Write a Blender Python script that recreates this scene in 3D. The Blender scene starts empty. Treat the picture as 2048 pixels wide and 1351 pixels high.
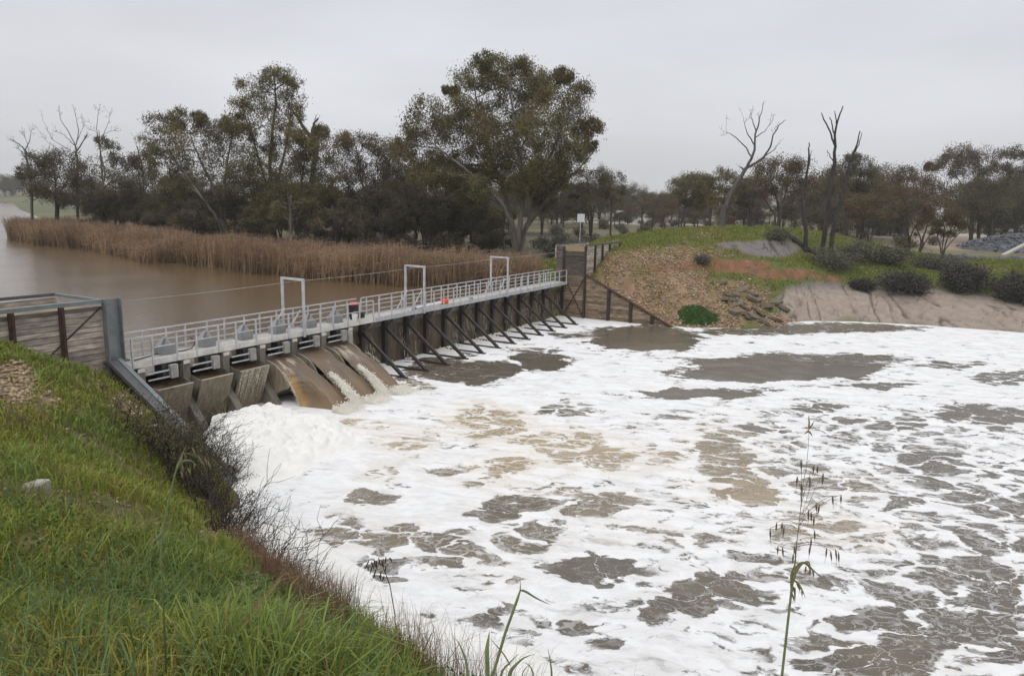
import bpy, math, random
import numpy as np
from mathutils import Matrix, Vector
rng = np.random.default_rng(7)
random.seed(7)
SC = bpy.context.scene
COL = SC.collection

# ------------------------------------------------------------------ camera
EYE = np.array([0.0, 0.0, 9.7])
FPX = 1480.0
PITCH = math.radians(10.41)
ROLL = math.radians(1.3)
_F = np.array([0, math.cos(PITCH), -math.sin(PITCH)])
_R0 = np.array([1.0, 0, 0]); _U0 = np.array([0, math.sin(PITCH), math.cos(PITCH)])
_R = _R0*math.cos(ROLL)+_U0*math.sin(ROLL); _U = _U0*math.cos(ROLL)-_R0*math.sin(ROLL)
cam_d = bpy.data.cameras.new('camera'); cam = bpy.data.objects.new('camera', cam_d); COL.objects.link(cam)
cam_d.sensor_width = 36.0; cam_d.lens = 36.0*FPX/2048
cam_d.clip_start = 0.05; cam_d.clip_end = 9000
cam.matrix_world = Matrix(((_R[0], _U[0], -_F[0], EYE[0]), (_R[1], _U[1], -_F[1], EYE[1]), (_R[2], _U[2], -_F[2], EYE[2]), (0, 0, 0, 1)))
SC.camera = cam
# ------------------------------------------------------------------ overcast sky, soft sun
SUN_EL, SUN_AZ = math.radians(52), math.radians(200)
world = bpy.data.worlds.new('World'); SC.world = world; world.use_nodes = True
wn = world.node_tree.nodes; wl = world.node_tree.links; wn.clear()
def wnode(t, **k):
    n_ = wn.new(t)
    for a, v in k.items(): setattr(n_, a, v)
    return n_
w_out = wnode('ShaderNodeOutputWorld'); w_bg = wnode('ShaderNodeBackground')
w_sky = wnode('ShaderNodeTexSky', sky_type='NISHITA', sun_disc=False)
w_sky.sun_elevation = SUN_EL; w_sky.sun_rotation = SUN_AZ; w_sky.dust_density = 6
w_hsv = wnode('ShaderNodeHueSaturation'); w_hsv.inputs['Saturation'].default_value = 0.25; w_hsv.inputs['Value'].default_value = 0.35
wl.new(w_sky.outputs[0], w_hsv.inputs['Color'])
w_tc = wnode('ShaderNodeTexCoord'); w_sep = wnode('ShaderNodeSeparateXYZ'); wl.new(w_tc.outputs['Generated'], w_sep.inputs[0])
w_ramp = wnode('ShaderNodeValToRGB')     # overcast: brighter towards the zenith
cr = w_ramp.color_ramp
cr.elements[0].position = 0.0; cr.elements[0].color = (5.6, 5.65, 5.9, 1)
cr.elements[1].position = 1.0; cr.elements[1].color = (10.5, 10.6, 10.9, 1)
e = cr.elements.new(0.12); e.color = (5.8, 5.9, 6.25, 1)
e = cr.elements.new(0.26); e.color = (5.7, 5.8, 6.2, 1)
e = cr.elements.new(0.55); e.color = (8.2, 8.35, 8.7, 1)
wl.new(w_sep.outputs['Z'], w_ramp.inputs[0])
w_map = wnode('ShaderNodeMapping'); w_map.inputs['Scale'].default_value = (1.2, 1.2, 4.5); wl.new(w_tc.outputs['Generated'], w_map.inputs[0])
w_noi = wnode('ShaderNodeTexNoise'); w_noi.inputs['Scale'].default_value = 1.6; w_noi.inputs['Detail'].default_value = 4; wl.new(w_map.outputs[0], w_noi.inputs['Vector'])
w_mr = wnode('ShaderNodeMapRange'); w_mr.inputs['From Min'].default_value = 0.3; w_mr.inputs['From Max'].default_value = 0.7; w_mr.inputs['To Min'].default_value = 0.955; w_mr.inputs['To Max'].default_value = 1.17
wl.new(w_noi.outputs[0], w_mr.inputs[0])
w_mul = wnode('ShaderNodeVectorMath', operation='SCALE'); wl.new(w_ramp.outputs[0], w_mul.inputs[0]); wl.new(w_mr.outputs[0], w_mul.inputs['Scale'])
w_add = wnode('ShaderNodeVectorMath', operation='ADD'); wl.new(w_mul.outputs[0], w_add.inputs[0]); wl.new(w_hsv.outputs[0], w_add.inputs[1])
wl.new(w_add.outputs[0], w_bg.inputs['Color']); w_bg.inputs['Strength'].default_value = 0.1
wl.new(w_bg.outputs[0], w_out.inputs[0])
sun_d = bpy.data.lights.new('sun', 'SUN'); sun_d.energy = 0.6; sun_d.angle = math.radians(35); sun_d.color = (1, 0.98, 0.95)
sun = bpy.data.objects.new('sun', sun_d); COL.objects.link(sun)
sun.rotation_euler = (math.pi/2-SUN_EL, 0, math.pi-SUN_AZ)
SC.view_settings.view_transform = 'Standard'; SC.view_settings.look = 'None'
SC.view_settings.exposure = 0.0; SC.view_settings.gamma = 1.0
SC.render.engine = 'CYCLES'
SC.cycles.max_bounces = 6; SC.cycles.diffuse_bounces = 3; SC.cycles.glossy_bounces = 3
SC.cycles.transmission_bounces = 4; SC.cycles.volume_bounces = 2; SC.cycles.caustics_reflective = False; SC.cycles.caustics_refractive = False

# ------------------------------------------------------------------ surveying helpers (photograph pixel -> place)
def ray(x, y): return _F+_R*((x-1024)/FPX)-_U*((y-675.5)/FPX)
def at_z(x, y, z):
    d = ray(x, y); return EYE+d*((z-EYE[2])/d[2])
def at_y(x, y, Y):
    d = ray(x, y); return EYE+d*(Y/d[1])
def proj(P):
    q = P-EYE; w = q@_F
    w = np.where(w > 0.01, w, 0.01)
    return 1024+FPX*(q@_R)/w, 675.5-FPX*(q@_U)/w
# weir frame: s runs along the footbridge, t downstream
WO = np.array([-15.99, 28.70]); _bd = math.radians(29.3)
WB = np.array([math.sin(_bd), math.cos(_bd)]); WN = np.array([WB[1], -WB[0]])
def W(s, t, z): return np.array([WO[0]+s*WB[0]+t*WN[0], WO[1]+s*WB[1]+t*WN[1], z])
def st(x, y):
    dx, dy = x-WO[0], y-WO[1]; return dx*WB[0]+dy*WB[1], dx*WN[0]+dy*WN[1]
POOL, RIVER, DECK = -0.3, 2.0, 2.8
HAZE = 0.00024

# ------------------------------------------------------------------ materials
def mat(name, base, rough=0.8, var=0.25, vscale=3.0, bump=0.0, bscale=8.0, metal=0.0, spec=0.4, attr=None, stretch=None, col2=None, detail=5.0, attr_amt=1.0, trans=0.0):
    """procedural surface: base colour broken up by noise, optional per-leaf tint attribute and bump"""
    m = bpy.data.materials.new(name); m.use_nodes = True
    N = m.node_tree.nodes; L = m.node_tree.links
    b = N['Principled BSDF']
    b.inputs['Roughness'].default_value = rough; b.inputs['Metallic'].default_value = metal
    b.inputs['Specular IOR Level'].default_value = spec
    g = N.new('ShaderNodeNewGeometry'); mp = N.new('ShaderNodeMapping')
    mp.inputs['Scale'].default_value = stretch or (1, 1, 1)
    L.new(g.outputs['Position'], mp.inputs[0])
    n1 = N.new('ShaderNodeTexNoise'); n1.inputs['Scale'].default_value = vscale; n1.inputs['Detail'].default_value = detail; n1.inputs['Roughness'].default_value = 0.65
    L.new(mp.outputs[0], n1.inputs['Vector'])
    mr = N.new('ShaderNodeMapRange'); mr.inputs['From Min'].default_value = 0.28; mr.inputs['From Max'].default_value = 0.72
    L.new(n1.outputs[0], mr.inputs[0])
    mx = N.new('ShaderNodeMix'); mx.data_type = 'RGBA'
    c1 = [c*(1-var) for c in base]; c2 = col2 or [min(1, c*(1+var)) for c in base]
    mx.inputs[6].default_value = (*c1, 1); mx.inputs[7].default_value = (*c2, 1)
    L.new(mr.outputs[0], mx.inputs[0])
    out = mx.outputs[2]
    if attr:
        a = N.new('ShaderNodeAttribute'); a.attribute_name = attr
        m2 = N.new('ShaderNodeMix'); m2.data_type = 'RGBA'; m2.blend_type = 'MULTIPLY'; m2.inputs[0].default_value = attr_amt
        L.new(out, m2.inputs[6]); L.new(a.outputs['Color'], m2.inputs[7]); out = m2.outputs[2]
    L.new(out, b.inputs['Base Color'])
    if trans:
        tr = N.new('ShaderNodeBsdfTranslucent'); ms = N.new('ShaderNodeMixShader'); ms.inputs[0].default_value = trans
        L.new(out, tr.inputs[0]); L.new(b.outputs[0], ms.inputs[1]); L.new(tr.outputs[0], ms.inputs[2])
        L.new(ms.outputs[0], N['Material Output'].inputs[0])
    if bump:
        n2 = N.new('ShaderNodeTexNoise'); n2.inputs['Scale'].default_value = bscale; n2.inputs['Detail'].default_value = 6
        L.new(mp.outputs[0], n2.inputs['Vector'])
        bp = N.new('ShaderNodeBump'); bp.inputs['Strength'].default_value = 0.8; bp.inputs['Distance'].default_value = bump
        L.new(n2.outputs[0], bp.inputs['Height']); L.new(bp.outputs[0], b.inputs['Normal'])
    return m
M = {}
M['galv'] = mat('galvanised_steel', (0.46, 0.46, 0.47), 0.55, 0.25, 2.5, metal=0.12)
M['deckboard'] = mat('pale_deck', (0.41, 0.40, 0.375), 0.8, 0.3, 3, 0.004, 20)
M['fascia'] = mat('pale_fascia', (0.57, 0.55, 0.50), 0.75, 0.28, 2.0)
M['housing'] = mat('grey_housing', (0.27, 0.275, 0.28), 0.5, 0.15, 4, metal=0.2)
M['bracket'] = mat('grey_bracket', (0.30, 0.29, 0.265), 0.7, 0.3, 4)
M['steel'] = mat('painted_steel', (0.165, 0.185, 0.19), 0.5, 0.25, 3, metal=0.2)
M['darksteel'] = mat('weathered_channel', (0.085, 0.085, 0.09), 0.55, 0.3, 4)
M['rust'] = mat('rusty_steel', (0.06, 0.03, 0.022), 0.85, 0.5, 5, 0.004, 20)
M['plank'] = mat('weathered_plank', (0.37, 0.315, 0.265), 0.9, 0.58, 1.6, 0.012, 20, stretch=(1, 1, 5), attr='tint')
M['dplank'] = mat('stained_plank', (0.215, 0.160, 0.108), 0.9, 0.75, 1.6, 0.012, 20, stretch=(1, 1, 5), attr='tint')
M['wet'] = mat('wet_timber', (0.031, 0.024, 0.019), 0.5, 0.6, 3, 0.006, 15)
M['wetwall'] = mat('wet_stained_wall', (0.056, 0.041, 0.026), 0.55, 0.65, 2.2, 0.01, 9, stretch=(1.6, 1.6, 0.35), col2=(0.15, 0.108, 0.07))
M['conc'] = mat('stained_concrete', (0.15, 0.135, 0.11), 0.85, 0.45, 2.0, 0.006, 14, stretch=(1, 1, 0.5))
M['concpale'] = mat('pale_concrete', (0.36, 0.34, 0.30), 0.85, 0.3, 2.0, 0.004, 14)
M['gatepanel'] = mat('silty_gate_panel', (0.20, 0.165, 0.115), 0.7, 0.4, 3.0, 0.004, 14, stretch=(2, 2, 0.3))
M['brownwater'] = mat('brown_falling_water', (0.155, 0.105, 0.062), 0.13, 0.22, 1.6, 0.06, 2.2, stretch=(1, 1, 0.6), spec=0.5)
M['amberwater'] = mat('amber_edge_water', (0.34, 0.21, 0.075), 0.25, 0.35, 5, 0.03, 9)
M['spray'] = mat('white_water', (0.86, 0.83, 0.74), 0.8, 0.12, 3)
M['trickle'] = mat('thin_white_trickle', (0.42, 0.38, 0.30), 0.6, 0.5, 6)
M['white'] = mat('white_plastic', (0.78, 0.78, 0.76), 0.45, 0.06, 4)
M['orange'] = mat('orange_plastic', (0.75, 0.08, 0.02), 0.5, 0.1, 4)
M['red'] = mat('red_plastic', (0.55, 0.04, 0.03), 0.5, 0.1, 4)
M['black'] = mat('black_plastic', (0.015, 0.015, 0.016), 0.45, 0.3, 4)
M['cable'] = mat('steel_cable', (0.30, 0.29, 0.28), 0.5, 0.2, 4)
M['bark'] = mat('dark_bark', (0.055, 0.045, 0.037), 0.95, 0.45, 3, 0.02, 8, stretch=(1, 1, 0.3))
M['palebark'] = mat('pale_bark', (0.13, 0.112, 0.095), 0.9, 0.6, 1.2, 0.01, 8, stretch=(1, 1, 0.35))
M['burnt'] = mat('charred_bark', (0.038, 0.032, 0.03), 0.95, 0.5, 3, 0.02, 8, stretch=(1, 1, 0.3))
M['deadwood'] = mat('grey_deadwood', (0.09, 0.08, 0.072), 0.95, 0.4, 3, stretch=(1, 1, 0.3))
M['olive'] = mat('olive_leaf', (0.128, 0.108, 0.044), 0.65, 0.25, 0.5, attr='tint', spec=0.12, trans=0.15)
M['greyleaf'] = mat('grey_green_leaf', (0.106, 0.091, 0.052), 0.65, 0.25, 0.5, attr='tint', spec=0.12, trans=0.2)
M['brownleaf'] = mat('russet_leaf', (0.120, 0.088, 0.048), 0.65, 0.25, 0.5, attr='tint', spec=0.12, trans=0.15)
M['darkleaf'] = mat('dark_leaf', (0.076, 0.064, 0.038), 0.65, 0.3, 0.5, attr='tint', spec=0.12, trans=0.1)
M['blackleaf'] = mat('blackish_leaf', (0.035, 0.032, 0.028), 0.7, 0.35, 0.5, attr='tint')
M['bushleaf'] = mat('saltbush_leaf', (0.100, 0.100, 0.066), 0.7, 0.3, 0.5, attr='tint', trans=0.1)
M['twig'] = mat('dark_twig', (0.045, 0.035, 0.03), 0.9, 0.4, 6)
M['reed'] = mat('dry_reed', (0.255, 0.172, 0.105), 0.9, 0.3, 0.3, attr='tint', trans=0.1)
M['grass'] = mat('grass_blade', (1, 1, 1), 0.6, 0.12, 0.8, attr='tint', trans=0.3, spec=0.15)
M['drygrass'] = mat('red_brown_grass', (0.165, 0.10, 0.06), 0.8, 0.3, 2, attr='tint', trans=0.1)
M['stone'] = mat('pale_stone', (0.34, 0.27, 0.19), 0.9, 0.3, 6, attr='tint')
M['bluestone'] = mat('blue_grey_rock', (0.115, 0.12, 0.132), 0.85, 0.35, 3, attr='tint')
M['slab'] = mat('broken_slab', (0.14, 0.115, 0.085), 0.9, 0.35, 3, 0.01, 12)
M['oat'] = mat('oat_husk', (0.17, 0.15, 0.06), 0.6, 0.3, 60, trans=0.2)
M['oatdark'] = mat('dry_oat_husk', (0.10, 0.075, 0.052), 0.7, 0.3, 60)
M['stem'] = mat('green_stem', (0.14, 0.17, 0.075), 0.5, 0.25, 30)
M['signface'] = mat('sign_sheet', (0.55, 0.56, 0.57), 0.4, 0.05, 4, metal=0.3)

# ------------------------------------------------------------------ mesh helpers
WLOC = {}
def tag(o, label=None, cat=None, group=None, kind=None):
    if label: o['label'] = label
    if cat: o['category'] = cat
    if group: o['group'] = group
    if kind: o['kind'] = kind
    return o
def thing(name, loc, label, cat, group=None):
    o = bpy.data.objects.new(name, None); COL.objects.link(o)
    o.location = tuple(float(v) for v in loc); o.empty_display_size = 0.3
    WLOC[o.name] = np.array(loc, float)
    return tag(o, label, cat, group)
def link(name, me, m, parent=None, wloc=None):
    o = bpy.data.objects.new(name, me); COL.objects.link(o)
    if m is not None and len(me.materials) == 0: me.materials.append(m)
    if parent is not None: o.parent = parent
    WLOC[o.name] = np.zeros(3) if wloc is None else wloc
    return o
def npmesh(name, V, faces, m, parent=None, attrs=None, smooth=False):
    """faces: list of integer arrays, each (n, k)"""
    V = np.asarray(V, np.float32).reshape(-1, 3)
    off = WLOC[parent.name] if parent is not None else np.zeros(3)
    V = V-off.astype(np.float32)
    me = bpy.data.meshes.new(name)
    me.vertices.add(len(V)); me.vertices.foreach_set('co', V.ravel())
    faces = [np.asarray(f, np.int32) for f in faces if len(f)]
    tot = np.concatenate([np.full(len(f), f.shape[1], np.int32) for f in faces])
    idx = np.concatenate([f.ravel() for f in faces])
    start = np.concatenate([[0], np.cumsum(tot)[:-1]]).astype(np.int32)
    me.loops.add(len(idx)); me.loops.foreach_set('vertex_index', idx)
    me.polygons.add(len(tot)); me.polygons.foreach_set('loop_start', start); me.polygons.foreach_set('loop_total', tot)
    if smooth: me.polygons.foreach_set('use_smooth', np.ones(len(tot), bool))
    for k, a in (attrs or {}).items():
        a = np.asarray(a, np.float32)
        if a.ndim == 1:
            at = me.attributes.new(k, 'FLOAT', 'POINT'); at.data.foreach_set('value', a)
        else:
            if a.shape[1] == 3: a = np.concatenate([a, np.ones((len(a), 1), np.float32)], 1)
            at = me.attributes.new(k, 'FLOAT_COLOR', 'POINT'); at.data.foreach_set('color', a.ravel())
    me.update(calc_edges=True); me.validate()
    o = link(name, me, m, parent)
    WLOC[o.name] = off          # children are given in world coordinates too
    return o
class MB:
    def __init__(self): self.v = []; self.f = []; self.t = []
    def add(self, verts, faces, tint=1.0):
        k = len(self.v); self.v += [tuple(map(float, p)) for p in verts]; self.f += [tuple(i+k for i in q) for q in faces]
        self.t += [tint]*len(verts)
    def hexa(self, P, tint=1.0):   # 8 corners: bottom ring 0-3, top ring 4-7
        self.add(P, [(3, 2, 1, 0), (4, 5, 6, 7), (0, 1, 5, 4), (1, 2, 6, 5), (2, 3, 7, 6), (3, 0, 4, 7)], tint)
    def box(self, s0, s1, t0, t1, z0, z1, tint=1.0):   # in the weir frame
        self.hexa([W(s0, t0, z0), W(s1, t0, z0), W(s1, t1, z0), W(s0, t1, z0), W(s0, t0, z1), W(s1, t0, z1), W(s1, t1, z1), W(s0, t1, z1)], tint)
    def bar(self, p, q, w, h, up=(0, 0, 1), tint=1.0):
        p = np.asarray(p, float); q = np.asarray(q, float); d = q-p; d /= np.linalg.norm(d)
        a = np.cross(d, up); 
        if np.linalg.norm(a) < 1e-4: a = np.cross(d, (WB[0], WB[1], 0))
        a /= np.linalg.norm(a); c = np.cross(a, d)
        a = a*w/2; c = c*h/2
        self.hexa([p-a-c, p+a-c, q+a-c, q-a-c, p-a+c, p+a+c, q+a+c, q-a+c], tint)
    def tube(self, pts, rad, n=6, cap=True, tint=1.0):
        pts = np.asarray(pts, float); k = len(pts)
        rad = np.broadcast_to(np.asarray(rad, float), (k,))
        d = np.gradient(pts, axis=0); d /= np.linalg.norm(d, axis=1)[:, None]+1e-9
        ref = np.array([0.31, 0.17, 0.93]) if abs(d[0][2]) < 0.8 else np.array([0.9, 0.3, 0.1])
        V = []
        for i in range(k):
            a = np.cross(d[i], ref); a /= np.linalg.norm(a)+1e-9; c = np.cross(d[i], a)
            for j in range(n):
                th = 2*math.pi*j/n; V.append(pts[i]+rad[i]*(a*math.cos(th)+c*math.sin(th)))
        F = [(i*n+j, i*n+(j+1) % n, (i+1)*n+(j+1) % n, (i+1)*n+j) for i in range(k-1) for j in range(n)]
        if cap: F += [tuple(range(n-1, -1, -1)), tuple((k-1)*n+j for j in range(n))]
        self.add(V, F, tint)
    def build(self, name, m, parent=None, smooth=False):
        off = WLOC[parent.name] if parent is not None else np.zeros(3)
        me = bpy.data.meshes.new(name)
        me.from_pydata([tuple(np.array(p)-off) for p in self.v], [], self.f)
        if smooth: me.polygons.foreach_set('use_smooth', np.ones(len(me.polygons), bool))
        at = me.attributes.new('tint', 'FLOAT_COLOR', 'POINT')
        tt = np.array(self.t, np.float32); at.data.foreach_set('color', np.stack([tt, tt, tt, np.ones_like(tt)], 1).ravel())
        me.update(); o = link(name, me, m, parent); WLOC[o.name] = off
        return o
def copy_tree(o, loc, rz=0.0, sc=1.0, label=None):
    c = o.copy(); COL.objects.link(c); c.location = tuple(float(v) for v in loc); c.rotation_euler = (0, 0, rz); c.scale = (sc, sc, sc)
    if label: c['label'] = label
    for ch in o.children:
        d = ch.copy(); COL.objects.link(d); d.parent = c
        for g in ch.children:
            h = g.copy(); COL.objects.link(h); h.parent = d
    return c
def vnoise(x, y, sc, seed=0, octv=3):
    """cheap smooth value noise, 0..1"""
    out = np.zeros(np.shape(x)); amp = 1.0; tot = 0
    for o_ in range(octv):
        X = np.asarray(x)*sc*2**o_+17.3*seed; Y = np.asarray(y)*sc*2**o_+9.1*seed
        xi = np.floor(X).astype(np.int64); yi = np.floor(Y).astype(np.int64); fx = X-xi; fy = Y-yi
        fx = fx*fx*(3-2*fx); fy = fy*fy*(3-2*fy)
        def h(a, b):
            q = (a*374761393+b*668265263+seed*1442695+o_*7919) & 0x7fffffff
            q = ((q ^ (q >> 13))*1274126177) & 0x7fffffff
            return ((q ^ (q >> 16)) & 0xffff)/65535.0
        v = (h(xi, yi)*(1-fx)+h(xi+1, yi)*fx)*(1-fy)+(h(xi, yi+1)*(1-fx)+h(xi+1, yi+1)*fx)*fy
        out = out+amp*v; tot += amp; amp *= 0.5
    return out/tot
def sstep(a, b, x):
    u = np.clip((x-a)/(b-a), 0, 1); return u*u*(3-2*u)
def tps(P):
    P = np.asarray(P, float); xy = P[:, :2]; n_ = len(P)
    def K(r2): return 0.5*r2*np.log(r2+1e-9)
    d2 = ((xy[:, None]-xy[None])**2).sum(-1); A = np.zeros((n_+3, n_+3))
    A[:n_, :n_] = K(d2)+np.eye(n_)*0.3; A[:n_, n_] = 1; A[:n_, n_+1:] = xy; A[n_, :n_] = 1; A[n_+1:, :n_] = xy.T
    w = np.linalg.solve(A, np.concatenate([P[:, 2], np.zeros(3)]))
    def f(x, y):
        x = np.asarray(x, float); y = np.asarray(y, float); sh = x.shape; x = x.ravel(); y = y.ravel(); out = np.empty(len(x))
        for i in range(0, len(x), 60000):
            xx = x[i:i+60000]; yy = y[i:i+60000]
            r2 = (xx[:, None]-xy[None, :, 0])**2+(yy[:, None]-xy[None, :, 1])**2
            out[i:i+60000] = K(r2)@w[:n_]+w[n_]+w[n_+1]*xx+w[n_+2]*yy
        return out.reshape(sh)
    return f
def sdist(poly, x, y):
    """signed distance to a closed polygon, negative inside"""
    poly = np.asarray(poly, float); x = np.asarray(x, float); y = np.asarray(y, float)
    best = np.full(x.shape, 1e18); ins = np.zeros(x.shape, bool)
    for i in range(len(poly)):
        a = poly[i]; b_ = poly[(i+1) % len(poly)]; dx, dy = b_-a
        u = np.clip(((x-a[0])*dx+(y-a[1])*dy)/(dx*dx+dy*dy), 0, 1)
        best = np.minimum(best, (x-a[0]-u*dx)**2+(y-a[1]-u*dy)**2)
        if dy != 0:
            c = ((a[1] > y) != (b_[1] > y)) & (x < (b_[0]-a[0])*(y-a[1])/dy+a[0]); ins ^= c
    return np.where(ins, -1, 1)*np.sqrt(best)
# ------------------------------------------------------------------ terrain
def PY(x, y, Y): return at_y(x, y, Y)
EDGE = np.array([PY(420, 985, 21.3)[:2], PY(436, 1040, 17.5)[:2], PY(470, 1070, 15.3)[:2], PY(560, 1125, 12.0)[:2], PY(640, 1190, 9.6)[:2], PY(720, 1262, 7.6)[:2], PY(800, 1305, 6.3)[:2], PY(890, 1351, 5.3)[:2], (0.9, 4.4), (3.0, 3.6), (8, 3.2), (20, 3.0)])
NEARP = [(0, 0, 8.1), (0, -6, 8.4), (-9, 0, 8.3), (-20, 2, 8.3), (0.8, 2.4, 7.25), (4, 1.5, 7.0), (10, 1.5, 6.9), (10, -5, 8.0),
  PY(0, 1351, 2.6), PY(0, 1200, 4.3), PY(0, 1000, 8.5), PY(0, 850, 14), PY(0, 760, 19.5), PY(0, 690, 24.8),
  PY(300, 1200, 5.5), PY(300, 1020, 10.0), PY(150, 870, 16), PY(250, 780, 23.5), PY(150, 760, 24), PY(400, 1351, 3.1), PY(150, 1100, 6.3),
  PY(600, 1270, 5.4), PY(480, 1170, 7.8), PY(700, 1380, 4.0), PY(330, 900, 20), PY(400, 1060, 13.0),
  W(-0.6, 0.3, 2.75), W(-0.9, 3, 1.75), W(-1.0, 5.5, 0.85), W(-1.2, 8.0, 0.0), W(-1.75, 0.1, 3.0), W(-3.5, 0.1, 4.2), W(-5.5, 0.1, 4.9), W(-10, 0, 5.5), W(-14, 0, 6.0), W(-30, 5, 8), W(-2.5, 9.5, 0.25)]
for i in range(len(EDGE)-4):
    pass
EZ = [0.2, 1.4, 2.0, 2.95, 3.95, 4.85, 5.4, 5.9, 5.8, 6.1, 6.3, 6.3]
NEARP += [(EDGE[i][0], EDGE[i][1], EZ[i]) for i in range(len(EDGE)-1)]
tpsN = tps([tuple(p) for p in NEARP])
EPOLY = list(map(tuple, EDGE))+[(20, -40), (-80, -40), (-80, 60)]+[tuple(W(-0.2, -8, 0)[:2]), tuple(W(-0.5, 6, 0)[:2]), tuple(W(-1.0, 9.0, 0)[:2])]
FARP = [W(44.0, 1.7, 3.6), W(44.5, 2.0, 3.85), W(46.1, 2.0, 4.6), W(47.8, 2.0, 5.3), W(50.3, 2.0, 5.5), W(54, 1.5, 5.8),
  W(43.3, 3, 2.85), W(43.3, 5, 1.9), W(43.3, 7, 0.85), W(43.4, 9.4, -0.25),
  W(50, -4, 4.4), W(47, -6, 3.0), W(56, -8, 4.3), W(46, -1, 5.2),
  PY(1250, 478, 78), PY(1350, 463, 80), PY(1450, 459, 82), PY(1550, 461, 83), PY(1640, 470, 84), PY(1700, 480, 86), PY(1760, 492, 89),
  PY(1430, 517, 71), PY(1550, 533, 72), PY(1430, 548, 69.6), PY(1550, 565, 70), PY(1300, 510, 70), PY(1300, 560, 66), PY(1350, 610, 63.3), PY(1280, 620, 62.0), PY(1500, 610, 65.5), PY(1240, 545, 65.5),
  PY(1620, 560, 72.5), PY(1620, 600, 69), PY(1750, 560, 74.5), PY(1750, 605, 69.5), PY(1900, 568, 74), PY(1900, 615, 68), PY(2040, 585, 72), PY(2040, 630, 65.5),
  PY(1650, 520, 80), PY(1800, 528, 84), PY(1950, 535, 83), PY(2040, 530, 82), PY(1850, 545, 78)]
PEDGE = [(1340, 656), (1420, 656), (1500, 654), (1560, 651), (1600, 643), (1700, 643), (1800, 647), (1900, 654), (2040, 665)]
for q in PEDGE:
    p = at_z(*q, POOL); FARP.append((p[0], p[1], POOL-0.05))
    FARP.append((p[0]-0.6, p[1]-3.0, POOL-1.1))
FARP += [(52, 58, POOL), (60, 48, POOL), (70, 30, POOL), (52, 54, -1.5), (57, 45, -1.5), (60, 60, 2.2), (75, 55, 2.5), (70, 80, 3.0), (85, 90, 3.0), (40, 100, 3.1), (20, 105, 3.2), (5, 110, 3.2), (55, 100, 3.1), (-5, 100, 3.1), (30, 94, 4.6), (15, 92, 5.6)]
tpsF = tps([tuple(p) for p in FARP])
SHORE = [(2.4, 67.9), (-1.0, 67.4), (-5.7, 66.2), (-10.3, 67.3), (-15.4, 69.6), (-21, 72.7), (-27, 75.4), (-35, 82), (-40.7, 83.5), (-47, 90), (-59, 103), (-69, 108), (-80, 119), (-88, 131)]
RIVERP = [tuple(W(-8, -3.4, 0)[:2]), tuple(W(0, -3.4, 0)[:2]), tuple(W(0, 3, 0)[:2]), tuple(W(42.7, 3, 0)[:2]), tuple(W(42.7, -2.2, 0)[:2])]+SHORE+[(-94, 150), (-118, 190), (-205, 310), (-318, 475), (-520, 640), (-900, 660), (-900, 60), (-70, 24)]
def gz(x, y):
    """height of the land, river bed and pool bed"""
    x = np.asarray(x, float); y = np.asarray(y, float)
    s, t = st(x, y)
    rd = sdist(RIVERP, x, y)
    plain = RIVER+np.where(rd < 0, np.clip(0.5*rd, -1.6, 0), np.clip(0.14*rd, 0, 1.0))
    far_l = sstep(-150, -400, x)*sstep(250, 420, y)
    plain = plain+np.where(rd > 0, far_l*np.clip(rd*0.05, 0, 3.0), 0)
    plain = plain+sstep(300, 1500, y)*2.0+np.where(rd > 5, (vnoise(x, y, 0.02, 3)-0.5)*1.0*sstep(90, 200, y), 0)
    z = np.array(plain)
    # far bank
    mF = (s > 42.85) & (y < 135) & (x > -14) & (x < 100)
    if mF.any():
        zf = tpsF(x[mF], y[mF]); xm, ym = x[mF], y[mF]; sm, tm = s[mF], t[mF]
        zf = zf+(vnoise(xm, ym, 0.35, 5)-0.5)*0.5*sstep(-0.4, 0.5, zf)+(vnoise(xm, ym, 1.3, 6)-0.5)*0.22*sstep(-0.4, 0.3, zf)
        # eroded red scarp
        zf = np.where((tm > -1.5) & (tm < 1.9) & (sm < 50), np.minimum(zf, np.where(tm < 1.3, 5.3, 9)), zf)
        zf = np.clip(zf, -2, 8)
        w = sstep(92, 122, ym)+sstep(-1.8, -12, tm)*sstep(40, 52, sm)*0.0
        w = np.maximum(w, sstep(-3.2, -11, tm)); w = np.maximum(w, sstep(75, 98, xm)); w = np.clip(w, 0, 1)
        z[mF] = zf*(1-w)+z[mF]*w
    # pool
    mP = (t > -0.6) & (s <= 42.85) & (s > -0.2-0.05*np.clip(t, 0, 60))
    z[mP] = -2.2
    # near bank
    mN = (s <= -0.2-0.05*np.clip(t, 0, 60)) & (t > -3.25) & (x < 40)
    if mN.any():
        xm, ym = x[mN], y[mN]
        zn = tpsN(xm, ym); d = sdist(EPOLY, xm, ym); dd = np.clip(d, 0, 12)
        zn = zn+(vnoise(xm, ym, 0.5, 8)-0.5)*0.45*sstep(3, 9, np.hypot(xm, ym))+(vnoise(xm, ym, 1.7, 9)-0.5)*0.14
        zn = np.where(d > 0, np.minimum(zn, 8)-1.6*dd-0.5*sstep(0, .5, d), zn)
        tm, sm = t[mN], s[mN]
        zn = np.where((tm < -0.35) & (sm > -12), 5.20+.1*vnoise(xm, ym, 2, 19), zn)
        z[mN] = np.clip(zn, -2.2, 9)
    mB = (s < 42.85) & (t < -3.25) & (rd > 0) & (y < 60)
    z[mB] = np.maximum(z[mB], 2.0)
    return z
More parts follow.
